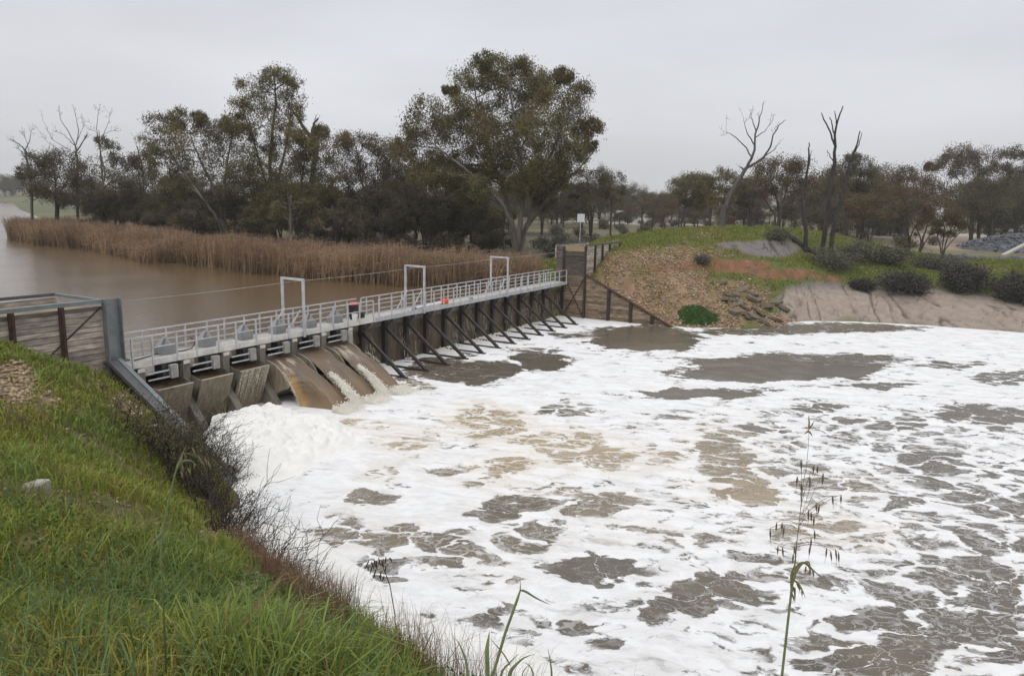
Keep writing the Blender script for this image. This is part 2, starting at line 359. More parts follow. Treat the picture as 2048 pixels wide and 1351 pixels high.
# grid: fine where the photograph is close, coarse towards the horizon
rad = np.concatenate([np.geomspace(0.6, 12, 150), np.arange(12.12, 34, 0.14), np.arange(34.2, 56, 0.4), np.arange(56.2, 96, 0.22), np.geomspace(97, 420, 130), np.geomspace(430, 7000, 60)])
ang = np.radians(np.concatenate([np.linspace(-75, -42, 50), np.linspace(-41.8, 6, 360), np.linspace(6.08, 38, 520), np.linspace(38.2, 41.8, 26), np.linspace(42.5, 80, 50)]))
RR, AA = np.meshgrid(rad, ang, indexing='ij')
GX, GY = RR*np.sin(AA), RR*np.cos(AA)
GZ = gz(GX, GY)
nr, na = RR.shape
I = np.arange(nr*na).reshape(nr, na)
GF = np.stack([I[:-1, :-1], I[:-1, 1:], I[1:, 1:], I[1:, :-1]], -1).reshape(-1, 4)
def pblob(x, y, L, soft=0.5):
    """union of soft patches given as (pixel x, pixel y, rx, ry) with the ground point under it"""
    out = np.zeros(np.shape(x))
    for cx, cy, rx, ry in L:
        pass
    return out
PXx, PXy = proj(np.stack([GX, GY, GZ], -1).reshape(-1, 3)); PXx = PXx.reshape(GX.shape); PXy = PXy.reshape(GX.shape)
def patches(px, py, L):
    out = np.zeros(np.shape(px))
    for cx, cy, rx, ry, k in L:
        r2 = ((px-cx)/rx)**2+((py-cy)/ry)**2
        out = np.maximum(out, k*np.clip(1.35-r2, 0, 1))
    return out
s_, t_ = st(GX, GY)
n_a = vnoise(GX, GY, 0.45, 11); n_b = vnoise(GX, GY, 1.9, 12); n_c = vnoise(GX, GY, 0.12, 13)
def C(c): return np.array(c, float)
rx_ = GX+.35*(GY-66)*(vnoise(GX, GY*0, .12, 70)-.5)*4+.5*(vnoise(GX, GY, 1.1, 72)-.5)
rill = np.maximum(1-np.abs(2*vnoise(rx_, GY*.12, 1.05, 71, 1)-1), .95*(1-np.abs(2*vnoise(rx_+.4*vnoise(GX, GY, .8, 77), GY*.25, 2.3, 76, 1)-1))); rill = sstep(.86, .985, rill)*sstep(.22, .5, vnoise(GX, GY, .6, 73))
blk = vnoise(GX, GY, 2.4, 79, 3)
grassC = C((0.090, 0.115, 0.022))[None, None]*(0.75+0.5*n_b[..., None]); 
grassY = C((0.125, 0.125, 0.035))[None, None]*np.ones_like(grassC)
col = grassC*(1-0.5*n_a[..., None])+grassY*(0.5*n_a[..., None])
near_zone = GY < 34
far_zone = (s_ > 42.8) & (GY < 98)
col = np.where(near_zone[..., None], C((.125, .098, .052))*(.55+.9*n_b[..., None])*(.75+.5*n_a[..., None]), col)
# near bank: pale gravelly earth showing between the grass, and a bare scarp by the planked wall
NB = patches(PXx, PXy, [(30, 770, 60, 60, 1), (90, 800, 40, 40, .8), (270, 810, 60, 40, .75), (180, 770, 40, 20, .6), (330, 870, 30, 60, .8), (420, 1075, 35, 22, 1.0), (530, 1172, 75, 42, 1.1), (640, 1290, 95, 48, 1.2), (600, 1220, 70, 34, 1.0), (70, 1090, 50, 30, .8), (230, 740, 60, 14, .7), (80, 985, 50, 18, .6)])
NBL = [(30, 770, 60, 60, 1), (90, 800, 40, 40, .8), (270, 810, 60, 40, .75), (180, 770, 40, 20, .6), (330, 870, 30, 60, .8), (420, 1075, 35, 22, 1.0), (530, 1172, 75, 42, 1.1), (640, 1290, 95, 48, 1.2), (600, 1220, 70, 34, 1.0), (70, 1090, 50, 30, .8), (230, 740, 60, 14, .7), (80, 985, 50, 18, .6)]
def near_soil(x, y, z):
    qx, qy = proj(np.stack([x, y, z], -1).reshape(-1, 3))
    return np.clip(patches(qx, qy, NBL)*1.1+(vnoise(x, y, .45, 11)-.5)*.9+(vnoise(x, y, 1.9, 12)-.5)*.5-.25, 0, 1)
soilN = np.clip(NB*1.1+(n_a-0.5)*0.9+(n_b-.5)*.5-0.25, 0, 1)*near_zone
soilN = np.maximum(soilN, near_zone*sstep(0.0, 0.35, sdist(EPOLY, GX, GY)))
soilcol = C((0.225, 0.145, 0.085))[None, None]*(0.55+0.9*n_b[..., None])
soilcol = np.where((GZ < 3.2)[..., None] & near_zone[..., None] & (sdist(EPOLY, GX, GY) > -0.3)[..., None], C((0.085, 0.05, 0.032))*(0.6+0.8*n_b[..., None]), soilcol)
col = col*(1-soilN[..., None])+soilcol*soilN[..., None]
# far bank colours by place
RBL = [(1330, 590, 110, 55, 1), (1255, 525, 55, 24, .85), (1400, 506, 50, 12, .5), (1230, 560, 40, 40, .9), (1460, 600, 90, 40, .9), (1330, 640, 120, 22, 1.), (1350, 520, 60, 30, .7), (1420, 640, 80, 18, 1), (1560, 640, 60, 14, .9), (1300, 500, 40, 9, .4)]
RB = patches(PXx, PXy, RBL)
gravel = np.clip(RB*1.1+(n_a-0.5)*0.7, 0, 1)*far_zone
gcol = C((0.255, 0.168, 0.102))*(0.65+0.7*n_b[..., None])
col = col*(1-gravel[..., None])+gcol*gravel[..., None]
RDL = [(1480, 533, 75, 13, 1), (1420, 528, 40, 14, 1), (1570, 548, 80, 12, 1), (1360, 532, 60, 12, .75), (1300, 540, 40, 10, .6), (1650, 556, 40, 10, .8)]
RD = patches(PXx, PXy, RDL)
red = np.clip(RD*1.1+(n_b-0.5)*0.9+(n_a-.5)*.6-.1, 0, 1)*far_zone
col = col*(1-red[..., None])+C((0.205, 0.092, 0.046))*(0.45+1.0*n_b[..., None])*red[..., None]
MDL = [(1640, 605, 90, 42, 1), (1800, 610, 150, 38, 1), (1960, 625, 150, 40, 1), (2060, 630, 90, 40, 1), (1540, 497, 60, 18, .95), (1480, 490, 50, 8, .7)]
MD = patches(PXx, PXy, MDL)
mud = np.clip(MD*1.5+(n_a-0.5)*0.35, 0, 1)*far_zone
grey = np.clip(sstep(590, 565, PXy), 0, 1)[..., None]
mudc = (C((0.30, 0.245, 0.20))*(1-grey)+C((0.165, 0.145, 0.138))*grey)*(0.8+0.4*n_b[..., None])
mudc = mudc*(1-.62*rill[..., None])
col = col*(1-mud[..., None])+mudc*mud[..., None]
mudc = mudc*(.82+.36*blk[..., None])
GZ = GZ-(0.14*rill-.16*(blk-.5))*mud*(GZ > POOL+.1)
fill = (t_ < -.2) & (t_ > -3.2) & (s_ < 0) & (s_ > -12)
col = np.where(fill[..., None], C((.24, .19, .13))*(.5+.9*n_b[..., None]), col)
# plain beyond: dull olive pasture, pale clay pans
plainC = (C((0.135, 0.118, 0.062))*(0.7+0.6*n_c[..., None]))*(0.8+0.4*n_a[..., None])
pw = sstep(92, 112, GY)[..., None]
pan = sstep(0.60, 0.66, vnoise(GX, GY, 0.018, 21))*sstep(150, 200, GY)*(GX > 10)
pan = np.maximum(pan, patches(PXx, PXy, [(1285, 443, 45, 7, 1), (1100, 428, 40, 3, 1), (1195, 424, 60, 2.5, .8)])*sstep(110, 150, GY))
plainC = plainC*(1-pan[..., None])+C((0.42, 0.38, 0.34))*pan[..., None]
sandy = patches(PXx, PXy, [(1930, 486, 90, 14, 1), (1860, 480, 60, 12, .9)])*sstep(92, 100, GY)
col = col*(1-pw)+plainC*pw
sandy = np.clip(sandy*1.5, 0, 1)[..., None]
col = col*(1-sandy)+C((0.33, 0.255, 0.19))*(0.85+.3*n_b[..., None])*sandy
lush = ((GX < -100) & (GY > 250))[..., None]*sstep(700, 400, GY)[..., None]
col = col*(1-.7*lush)+C((0.085, 0.11, 0.04))*.7*lush
# darker brown ground under the river gums
gum_floor = ((GX < 8) & (GY > 72) & (GY < 175))[..., None]*(0.55+0.3*n_a[..., None])
col = col*(1-gum_floor)+C((0.085, 0.075, 0.045))*gum_floor
gm = mat('ground_cover', (1, 1, 1), 0.92, 0.22, 2.2, 0.035, 5, attr='tint', detail=8)
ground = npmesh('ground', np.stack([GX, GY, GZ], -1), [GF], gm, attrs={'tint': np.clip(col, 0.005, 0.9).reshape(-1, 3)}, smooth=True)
tag(ground, kind='structure')
# rills in the mud: shallow grooves in the mesh, coloured darker along them
def link_rills(m):
    N = m.node_tree.nodes; L = m.node_tree.links
    return m

# ------------------------------------------------------------------ river (upstream) and pool (downstream)
def river_material():
    m = bpy.data.materials.new('silty_river'); m.use_nodes = True
    N = m.node_tree.nodes; L = m.node_tree.links; b = N['Principled BSDF']
    b.inputs['Base Color'].default_value = (0.115, 0.074, 0.036, 1); b.inputs['Roughness'].default_value = 0.16; b.inputs['Specular IOR Level'].default_value = 0.5
    g = N.new('ShaderNodeNewGeometry')
    n1 = N.new('ShaderNodeTexNoise'); n1.inputs['Scale'].default_value = 2.6; n1.inputs['Detail'].default_value = 5; L.new(g.outputs['Position'], n1.inputs['Vector'])
    bp = N.new('ShaderNodeBump'); bp.inputs['Strength'].default_value = 0.5; bp.inputs['Distance'].default_value = 0.06
    L.new(n1.outputs[0], bp.inputs['Height']); L.new(bp.outputs[0], b.inputs['Normal'])
    n2 = N.new('ShaderNodeTexNoise'); n2.inputs['Scale'].default_value = 0.12; n2.inputs['Detail'].default_value = 3; L.new(g.outputs['Position'], n2.inputs['Vector'])
    mr = N.new('ShaderNodeMapRange'); mr.inputs['To Min'].default_value = 0.10; mr.inputs['To Max'].default_value = 0.26; L.new(n2.outputs[0], mr.inputs[0]); L.new(mr.outputs[0], b.inputs['Roughness'])
    return m
rp = np.array(RIVERP)
gx = np.concatenate([np.linspace(-900, -130, 30), np.linspace(-125, 20, 100)]); gy = np.concatenate([np.linspace(10, 140, 90), np.linspace(150, 700, 40)])
XX, YY = np.meshgrid(gx, gy, indexing='ij'); I = np.arange(XX.size).reshape(XX.shape)
F = np.stack([I[:-1, :-1], I[1:, :-1], I[1:, 1:], I[:-1, 1:]], -1).reshape(-1, 4)
ss, tt = st(XX, YY)
# the sheet stops at the weir: everything downstream of the wall line is dropped, the edge row is pulled onto it
cx_ = XX.ravel()[F].mean(1); cy_ = YY.ravel()[F].mean(1); s4, t4 = st(cx_, cy_)
keep = (t4 < -0.2)
Vr = np.stack([XX.ravel(), YY.ravel(), np.full(XX.size, RIVER)], -1)
sv, tv = st(Vr[:, 0], Vr[:, 1]); over = tv > -0.75
Vr[over, 0] -= (tv[over]+0.75)*WN[0]; Vr[over, 1] -= (tv[over]+0.75)*WN[1]
river = npmesh('river_water', Vr, [F[keep]], river_material(), smooth=True); tag(river, kind='structure')

OPEN = [  # open water among the foam: pixel centre, radii, openness, smoothness, silt colour
 (1290, 676, 105, 25, 1, 1, 0), (1640, 656, 190, 9, 1, .9, 0), (1500, 664, 110, 7, .8, .9, 0), (1570, 735, 190, 24, 1, 1, 0), (1700, 717, 110, 10, .9, .8, 0), (1480, 750, 120, 14, .9, 1, 0), (1400, 786, 120, 9, .95, 1, 0),
 (1740, 770, 70, 7, .8, .7, 0), (1900, 728, 70, 6, .8, .8, 0), (2010, 755, 60, 16, .75, .7, 0), (1080, 720, 55, 20, .95, 1, 0), (960, 742, 75, 20, 1, 1, 0), (890, 738, 80, 24, .95, .8, 0), (1140, 672, 40, 6, .8, .8, 0), (1060, 700, 60, 8, .6, .5, 0), (830, 765, 40, 14, .7, .4, .3),
 (1630, 818, 50, 9, .75, .7, 0), (1690, 832, 50, 7, .7, .6, 0), (1520, 852, 50, 7, .75, .7, 0), (1960, 832, 100, 22, .85, .8, 0), (1850, 922, 70, 15, .8, .6, 0), (1790, 855, 60, 12, .65, .5, 0), (1440, 915, 75, 55, .8, .45, .45), (1490, 985, 55, 25, .85, .5, .7), (1650, 965, 90, 20, .7, .4, .25), (1130, 815, 60, 12, .6, .4, .1), (1300, 830, 60, 10, .5, .4, .1),
 (960, 835, 60, 22, .66, .05, 1), (1005, 862, 70, 16, .7, .05, 1), (1110, 882, 100, 22, .66, .05, 1), (1010, 935, 70, 18, .72, .05, 1), (1190, 915, 80, 20, .64, .05, .9), (1320, 912, 60, 14, .6, .1, .8), (860, 862, 30, 10, .6, .1, .9), (810, 885, 45, 20, .58, .1, .9), (700, 842, 30, 8, .7, .3, 1), (760, 852, 40, 7, .5, .3, .9),
 (770, 945, 40, 12, .5, .1, .6), (890, 940, 40, 12, .5, .2, .3), (1030, 1022, 85, 20, .92, .6, .1), (1185, 1012, 90, 30, .84, .4, .3), (740, 993, 45, 20, .85, .5, .25), (700, 1062, 90, 26, .72, .15, .25), (800, 1065, 60, 22, .72, .15, .3), (905, 1082, 75, 36, .86, .5, .1), (1060, 1072, 80, 24, .8, .35, .15), (960, 965, 60, 10, .6, .2, .6), (1080, 990, 90, 12, .55, .1, .5), (980, 1110, 60, 14, .5, .2, .3),
 (1200, 1132, 75, 34, .95, .7, 0), (1000, 1142, 50, 14, .66, .3, .2), (1410, 1183, 75, 32, .9, .6, .05), (1310, 1200, 50, 24, .8, .6, 0), (970, 1222, 34, 18, .85, .6, 0), (1110, 1250, 60, 22, .75, .5, 0), (1190, 1272, 45, 14, .8, .6, 0), (1270, 1060, 60, 12, .55, .2, .3), (1340, 1080, 60, 14, .55, .2, .3), (1520, 1080, 50, 14, .55, .2, .2), (770, 1142, 45, 22, .85, .6, 0), (740, 1110, 30, 10, .5, .4, 0), (1500, 1200, 60, 30, .6, .5, 0), (1540, 1160, 50, 18, .55, .4, .1),
 (1640, 1050, 80, 28, .66, .2, .5), (1740, 1070, 50, 30, .5, .15, .4), (1860, 1235, 190, 60, .82, .45, 0), (1990, 1210, 80, 90, .82, .45, 0), (1700, 1238, 90, 20, .9, .6, 0), (1760, 1318, 130, 34, .9, .55, .1), (2030, 1300, 60, 50, .85, .5, 0), (1960, 1095, 110, 26, .78, .4, 0), (2000, 1000, 80, 28, .8, .5, 0), (1880, 1140, 110, 24, .75, .4, 0), (1640, 1330, 90, 25, .7, .5, 0), (1590, 1280, 60, 22, .6, .5, 0), (1800, 1010, 60, 12, .6, .5, 0), (2000, 940, 70, 16, .7, .6, 0), (1900, 980, 50, 10, .6, .6, 0)]
def foam_fields(x, y, z):
    px, py = proj(np.stack([x, y, np.full(np.shape(x), POOL)], -1).reshape(-1, 3))
    o = np.full(px.shape, 0.345); cl = np.zeros(px.shape); tn = np.zeros(px.shape); cw = np.full(px.shape, 1e-3)
    # the right side is broken up into streaks and holes, the left side is closed foam
    o += 0.15*sstep(1150, 1700, px)*sstep(760, 850, py)+0.10*sstep(760, 1000, px)*sstep(800, 850, py)
    o -= 0.22*sstep(900, 640, px+0.9*(py-1150))*sstep(900, 1000, py)
    xf, yf = np.ravel(x), np.ravel(y)
    qx = px+70*(vnoise(xf, yf, .33, 301)-.5)*np.clip((py-560)/500, .35, 1.2)+50*(vnoise(xf, yf, 1.1, 302)-.5)
    qy = py+(46*(vnoise(xf, yf, .33, 303)-.5)+34*(vnoise(xf, yf, 1.1, 304)-.5))*np.clip((py-600)/500, .16, 1.2)
    for cx, cy, rx, ry, k, c_, a_ in OPEN:
        r2 = ((qx-cx)/(rx*1.1))**2+((qy-cy)/(ry*1.12))**2
        g = np.clip(1.25-r2, 0, 1); g = g*g*(3-2*g)
        o = np.maximum(o, 0.32+(k*0.95-0.17)*g)
        w = np.exp(-1.2*r2); cl += c_*w; tn += a_*w; cw += w
    cl /= np.maximum(cw, 0.25); tn /= np.maximum(cw, 0.25)
    shelf = sstep(0, 1, (1351-py)*0)*0
    return np.clip(o, 0, 1), np.clip(cl, 0, 1), np.clip(tn, 0, 1)
def pool_material():
    m = bpy.data.materials.new('foaming_pool'); m.use_nodes = True
    N = m.node_tree.nodes; L = m.node_tree.links; b = N['Principled BSDF']
    def nd(t, **k):
        q = N.new(t)
        for a, v in k.items(): setattr(q, a, v)
        return q
    def mth(op, a, c=None, d=None, clamp=False):
        q = nd('ShaderNodeMath', operation=op, use_clamp=clamp)
        for i, v in enumerate((a, c, d)):
            if v is None: continue
            if isinstance(v, (int, float)): q.inputs[i].default_value = v
            else: L.new(v, q.inputs[i])
        return q.outputs[0]
    def rng_(v, a, c, d, e_, smooth=False):
        q = nd('ShaderNodeMapRange'); q.interpolation_type = 'SMOOTHSTEP' if smooth else 'LINEAR'
        for i, u in enumerate((v, a, c, d, e_)):
            if isinstance(u, (int, float)): q.inputs[i].default_value = u
            else: L.new(u, q.inputs[i])
        return q.outputs[0]
    def noise(vec, sc, det=4, rough=0.55):
        q = nd('ShaderNodeTexNoise'); q.inputs['Scale'].default_value = sc; q.inputs['Detail'].default_value = det; q.inputs['Roughness'].default_value = rough
        L.new(vec, q.inputs['Vector']); return q
    g = nd('ShaderNodeNewGeometry')
    mp = nd('ShaderNodeMapping'); mp.inputs['Rotation'].default_value = (0, 0, math.radians(20)); mp.inputs['Scale'].default_value = (0.78, 1.12, 0)
    L.new(g.outputs['Position'], mp.inputs[0]); P = mp.outputs[0]
    def attr(n_):
        q = nd('ShaderNodeAttribute'); q.attribute_name = n_; return q.outputs['Fac']
    o, cl, tn = attr('open'), attr('clean'), attr('silt')
    wn_ = noise(P, 0.55, 3); sub = nd('ShaderNodeVectorMath', operation='SUBTRACT'); L.new(wn_.outputs['Color'], sub.inputs[0]); sub.inputs[1].default_value = (.5, .5, .5)
    scl = nd('ShaderNodeVectorMath', operation='SCALE'); L.new(sub.outputs[0], scl.inputs[0]); scl.inputs['Scale'].default_value = 1.9
    wn2 = noise(P, 2.2, 3); sub2 = nd('ShaderNodeVectorMath', operation='SUBTRACT'); L.new(wn2.outputs['Color'], sub2.inputs[0]); sub2.inputs[1].default_value = (.5, .5, .5)
    scl2 = nd('ShaderNodeVectorMath', operation='SCALE'); L.new(sub2.outputs[0], scl2.inputs[0]); scl2.inputs['Scale'].default_value = 0.46
    ad = nd('ShaderNodeVectorMath', operation='ADD'); L.new(P, ad.inputs[0]); L.new(scl.outputs[0], ad.inputs[1])
    ad2 = nd('ShaderNodeVectorMath', operation='ADD'); L.new(ad.outputs[0], ad2.inputs[0]); L.new(scl2.outputs[0], ad2.inputs[1]); Q = ad2.outputs[0]
    def vor(sc):
        q = nd('ShaderNodeTexVoronoi', feature='DISTANCE_TO_EDGE', voronoi_dimensions='2D'); q.inputs['Scale'].default_value = sc; L.new(Q, q.inputs['Vector']); return q.outputs['Distance']
    v1, v2 = vor(0.7), vor(2.0)
    big = noise(P, 0.42, 5, 0.6).outputs[0]; mid = noise(Q, 1.5, 6, 0.65).outputs[0]; fine = noise(Q, 6, 4).outputs[0]
    w = mth('ADD', o, mth('MULTIPLY', mth('SUBTRACT', big, 0.5), 1.05))
    w = mth('ADD', w, mth('MULTIPLY', mth('SUBTRACT', mid, 0.5), 0.98))
    w = mth('ADD', w, mth('MULTIPLY', mth('SUBTRACT', fine, 0.5), 0.26))
    w = mth('ADD', w, mth('MULTIPLY', mth('MULTIPLY', mth('SUBTRACT', noise(Q, 0.85, 6, 0.68).outputs[0], 0.5), cl), 1.1))
    # webs: the wider the opening, the thinner the strands between its cells; three sizes of cell
    v3 = vor(5.2)
    def strands(v, w0, a_, b_, wide, thin, soft):
        th = rng_(w0, a_, b_, wide, thin)
        return rng_(v, mth('MULTIPLY', th, soft), mth('ADD', th, 0.012), 1.0, 0.0, True)
    dirty = mth('SUBTRACT', 1.0, cl)
    web1 = mth('MULTIPLY', strands(v1, w, 0.46, 0.95, 0.26, 0.0, 0.5), rng_(cl, 0.75, 1.0, 1.0, 0.0))
    web2 = mth('MULTIPLY', strands(v2, w, 0.46, 1.15, 0.32, 0.0, 0.4), rng_(cl, 0.15, 0.75, 0.95, 0.0))
    web3 = mth('MULTIPLY', strands(v3, w, 0.44, 0.85, 0.26, 0.0, 0.2), rng_(cl, 0.05, 0.6, 0.75, 0.0))
    fil = noise(Q, 1.7, 6, 0.62).outputs[0]; fila = mth('ABSOLUTE', mth('SUBTRACT', fil, 0.5))
    web4 = mth('MULTIPLY', rng_(fila, 0.002, 0.018, 0.9, 0.0, True), rng_(cl, 0.3, 0.95, 1.0, 0.0))
    patchy = rng_(noise(P, 0.9, 3).outputs[0], 0.40, 0.60, 0.15, 1.0, True)
    opening = rng_(w, 0.47, rng_(cl, 0, 1, 0.60, 0.53), 0.0, 1.0, True)
    water = opening
    for q_ in (web1, mth('MULTIPLY', web2, patchy), mth('MULTIPLY', web3, patchy), web4): water = mth('MULTIPLY', water, mth('SUBTRACT', 1.0, q_))
    fleck = rng_(noise(P, 13, 3).outputs[0], 0.66, 0.74, 0, 0.85, True)
    water = mth('MULTIPLY', water, mth('SUBTRACT', 1.0, fleck))
    # hairline gaps and thin grey film in the closed foam, drawn out along the current
    mp2 = nd('ShaderNodeMapping'); mp2.inputs['Scale'].default_value = (0.45, 1.25, 1); L.new(Q, mp2.inputs[0])
    st_ = noise(mp2.outputs[0], 1.5, 8, 0.68).outputs[0]
    film = mth('MULTIPLY', rng_(st_, 0.58, 0.76, 0.0, 0.38, True), rng_(w, 0.12, 0.44, 0.0, 1.0, True))
    water = mth('MAXIMUM', water, film)
    wc = nd('ShaderNodeMix'); wc.data_type = 'RGBA'; L.new(tn, wc.inputs[0]); wc.inputs[6].default_value = (0.100, 0.082, 0.057, 1); wc.inputs[7].default_value = (0.36, 0.275, 0.165, 1)
    vn = noise(P, 1.1, 5); wv = nd('ShaderNodeMix'); wv.data_type = 'RGBA'; wv.blend_type = 'MULTIPLY'; wv.inputs[0].default_value = 1
    vr = rng_(vn.outputs[0], 0.3, 0.7, 0.78, 1.2); cmb = nd('ShaderNodeCombineColor'); [L.new(vr, cmb.inputs[i]) for i in range(3)]
    L.new(wc.outputs[2], wv.inputs[6]); L.new(cmb.outputs[0], wv.inputs[7])
    fc = nd('ShaderNodeMix'); fc.data_type = 'RGBA'; fc.inputs[6].default_value = (0.60, 0.595, 0.585, 1); fc.inputs[7].default_value = (0.745, 0.745, 0.745, 1)
    L.new(rng_(mth('ADD', mth('MULTIPLY', mid, .4), mth('MULTIPLY', st_, .6)), 0.62, 0.44, 0, 1), fc.inputs[0])
    ft = nd('ShaderNodeMix'); ft.data_type = 'RGBA'; L.new(mth('MULTIPLY', tn, rng_(st_, 0.4, 0.6, 0.08, 0.45)), ft.inputs[0]); L.new(fc.outputs[2], ft.inputs[6]); ft.inputs[7].default_value = (0.60, 0.49, 0.33, 1)
    mx = nd('ShaderNodeMix'); mx.data_type = 'RGBA'; L.new(water, mx.inputs[0]); L.new(ft.outputs[2], mx.inputs[6]); L.new(wv.outputs[2], mx.inputs[7])
    L.new(mx.outputs[2], b.inputs['Base Color'])
    L.new(rng_(water, 0, 1, 0.95, 0.22), b.inputs['Roughness']); L.new(rng_(water, 0, 1, 0.1, 0.38), b.inputs['Specular IOR Level'])
    h = mth('ADD', mth('MULTIPLY', mth('SUBTRACT', 1.0, water), mth('ADD', 0.5, mth('MULTIPLY', mid, 0.6))), mth('MULTIPLY', fine, 0.18))
    rip = noise(P, 3.2, 4, .6).outputs[0]
    h = mth('ADD', h, mth('MULTIPLY', rip, 0.28))
    bp = nd('ShaderNodeBump'); bp.inputs['Strength'].default_value = 0.55; bp.inputs['Distance'].default_value = 0.09
    L.new(h, bp.inputs['Height']); L.new(bp.outputs[0], b.inputs['Normal'])
    return m
gx = np.arange(-13, 66, 0.2); gy = np.arange(2.5, 72, 0.2)
XX, YY = np.meshgrid(gx, gy, indexing='ij'); I = np.arange(XX.size).reshape(XX.shape)
F = np.stack([I[:-1, :-1], I[1:, :-1], I[1:, 1:], I[:-1, 1:]], -1).reshape(-1, 4)
s4, t4 = st(XX.ravel()[F].mean(1), YY.ravel()[F].mean(1))
keep = (t4 > -0.72) & ((s4 > -1.0-0.12*np.clip(t4, 0, 40)) | (t4 > 8.6))
ZZ = POOL+(vnoise(XX, YY, 0.22, 31)-0.5)*0.10+(vnoise(XX, YY, 0.8, 32)-0.5)*0.05
oF, cF, tF = foam_fields(XX, YY, ZZ)
pool = npmesh('pool_water', np.stack([XX, YY, ZZ], -1), [F[keep]], pool_material(), attrs={'open': oF, 'clean': cF, 'silt': tF}, smooth=True)
tag(pool, kind='structure')
# heaped foam below the gates and the smooth foam shelf along the near bank
foamm = mat('heaped_foam', (0.74, 0.73, 0.70), 0.95, 0.06, 1.2, 0.05, 3.5, spec=0.1)
g2x = np.arange(-13, 2, 0.07); g2y = np.arange(4.5, 38, 0.07)
XX, YY = np.meshgrid(g2x, g2y, indexing='ij')
px, py = proj(np.stack([XX, YY, np.full(XX.shape, POOL)], -1).reshape(-1, 3)); px = px.reshape(XX.shape); py = py.reshape(XX.shape)
heapP = [(372, 838), (430, 842), (500, 818), (560, 808), (640, 838), (700, 852), (730, 868), (720, 900), (650, 930), (590, 955), (500, 985), (440, 1000), (400, 930)]
hd = -sdist([tuple(at_z(*q, POOL)[:2]) for q in heapP], XX, YY)
shelfP = [(420, 1000), (560, 1040), (640, 1075), (710, 1120), (750, 1165), (830, 1215), (930, 1245), (1050, 1290), (1120, 1325), (1180, 1360), (1300, 1500), (900, 1500), (600, 1300), (430, 1150)]
sd = -sdist([tuple(at_z(*q, POOL)[:2]) for q in shelfP], XX, YY)
def billow(a, b, sc, sd): q = np.abs(2*vnoise(a, b, sc, sd, 1)-1); return 1-(1-np.clip(q*1.25, 0, 1))**2.2
lump = 0.22*vnoise(XX, YY, 0.6, 41, 2)+.50*billow(XX, YY, 1.15, 42)+.30*billow(XX+.35*vnoise(XX, YY, 2, 48), YY, 2.6, 43)+.14*billow(XX, YY, 6.5, 49)+0*0.55*np.sqrt(np.abs(vnoise(XX, YY, 1.3, 42, 1)-0.5)*2)+0.30*np.sqrt(np.abs(vnoise(XX+.3*vnoise(XX, YY, 2, 48), YY, 3.0, 43, 1)-0.5)*2)+.12*np.sqrt(np.abs(vnoise(XX, YY, 7, 49, 1)-.5)*2)
hz = sstep(-0.15, 1.7, hd+(vnoise(XX, YY, 1.1, 44)-.5)*.7)*(0.03+np.clip(lump, 0, 1.3)*0.50)
hz = hz+sstep(0.1, 1.4, hd)*0.18
sz = sstep(-0.1, 0.5, sd+(vnoise(XX, YY, 0.7, 45)-.5)*.5)*(0.16+0.10*vnoise(XX, YY, 0.5, 46)+0.03*vnoise(XX, YY, 2.6, 47))
fz = np.maximum(hz, sz)
I = np.arange(XX.size).reshape(XX.shape)
F = np.stack([I[:-1, :-1], I[1:, :-1], I[1:, 1:], I[:-1, 1:]], -1).reshape(-1, 4)
s4, t4 = st(XX.ravel()[F].mean(1), YY.ravel()[F].mean(1))
kf = (fz.ravel()[F].max(1) > 0.015) & (t4 > 0.75) & ((s4 > -0.8-0.12*np.clip(t4, 0, 40)) | (t4 > 8.6))
foam = npmesh('foam', np.stack([XX, YY, POOL-0.06+fz], -1), [F[kf]], foamm, smooth=True)
tag(foam, 'thick white river foam heaped below the gates and along the near bank', 'foam', kind='stuff')
# ------------------------------------------------------------------ footbridge over the weir
fb = thing('footbridge', W(0.5, -0.6, DECK), 'long narrow footbridge with pale handrails running across the weir', 'footbridge')
m = MB()
k = 0; s0 = 0.55
while s0 < 42.5:
    s1 = min(s0+0.86, 42.52); m.box(s0, s1-0.012, -1.3, -0.065, DECK-0.08, DECK+rng.uniform(-0.004, 0.004)); s0 = s1
m.build('deck', M['deckboard'], fb)
m = MB(); m.box(0.55, 16.28, -0.062, 0.0, 2.60, 2.86); m.build('fascia', M['fascia'], fb)
m = MB(); m.box(16.30, 42.5, -0.062, 0.0, 2.58, 2.85); m.build('fascia', M['galv'], fb)
m = MB(); m.box(0.55, 42.5, -1.36, -1.302, 2.60, 2.85); m.build('fascia', M['galv'], fb)
fpos = [0.99, 1.9, 3.06, 4.05, 5.22, 6.21, 7.4, 8.38, 9.5, 10.65, 11.74, 12.72, 13.88, 14.87, 16.07, 16.58, 17.77, 18.96, 20.0, 21.2, 22.13, 23.25, 24.42, 25.25, 26.39, 27.55, 28.7, 29.55, 30.7, 31.85, 33.0, 33.9, 35.0, 36.1, 37.2, 38.2, 39.1, 40.0, 40.86, 42.3]
for t0, off in ((-0.03, 0.0), (-1.33, 0.45)):
    m = MB()
    for a, c in ((0.55, 16.1), (16.55, 42.35)):
        m.bar(W(a, t0, 3.87), W(c, t0, 3.87), 0.06, 0.06)
    hr = m.build('handrail', M['galv'], fb)
    m = MB()
    for a, c in ((0.55, 16.1), (16.55, 42.35)):
        m.bar(W(a, t0, 3.36), W(c, t0, 3.36), 0.04, 0.045)
    m.build('mid_rail', M['galv'], hr)
    for q in fpos:
        if q+off > 42.4: continue
        m = MB(); tt_ = t0+0.034 if t0 > -0.5 else t0
        m.box(q+off-0.035, q+off+0.035, tt_-0.03, tt_+0.03, 2.62 if t0 > -0.5 else 2.70, 3.838); m.build('post', M['galv'], hr)
m = MB()
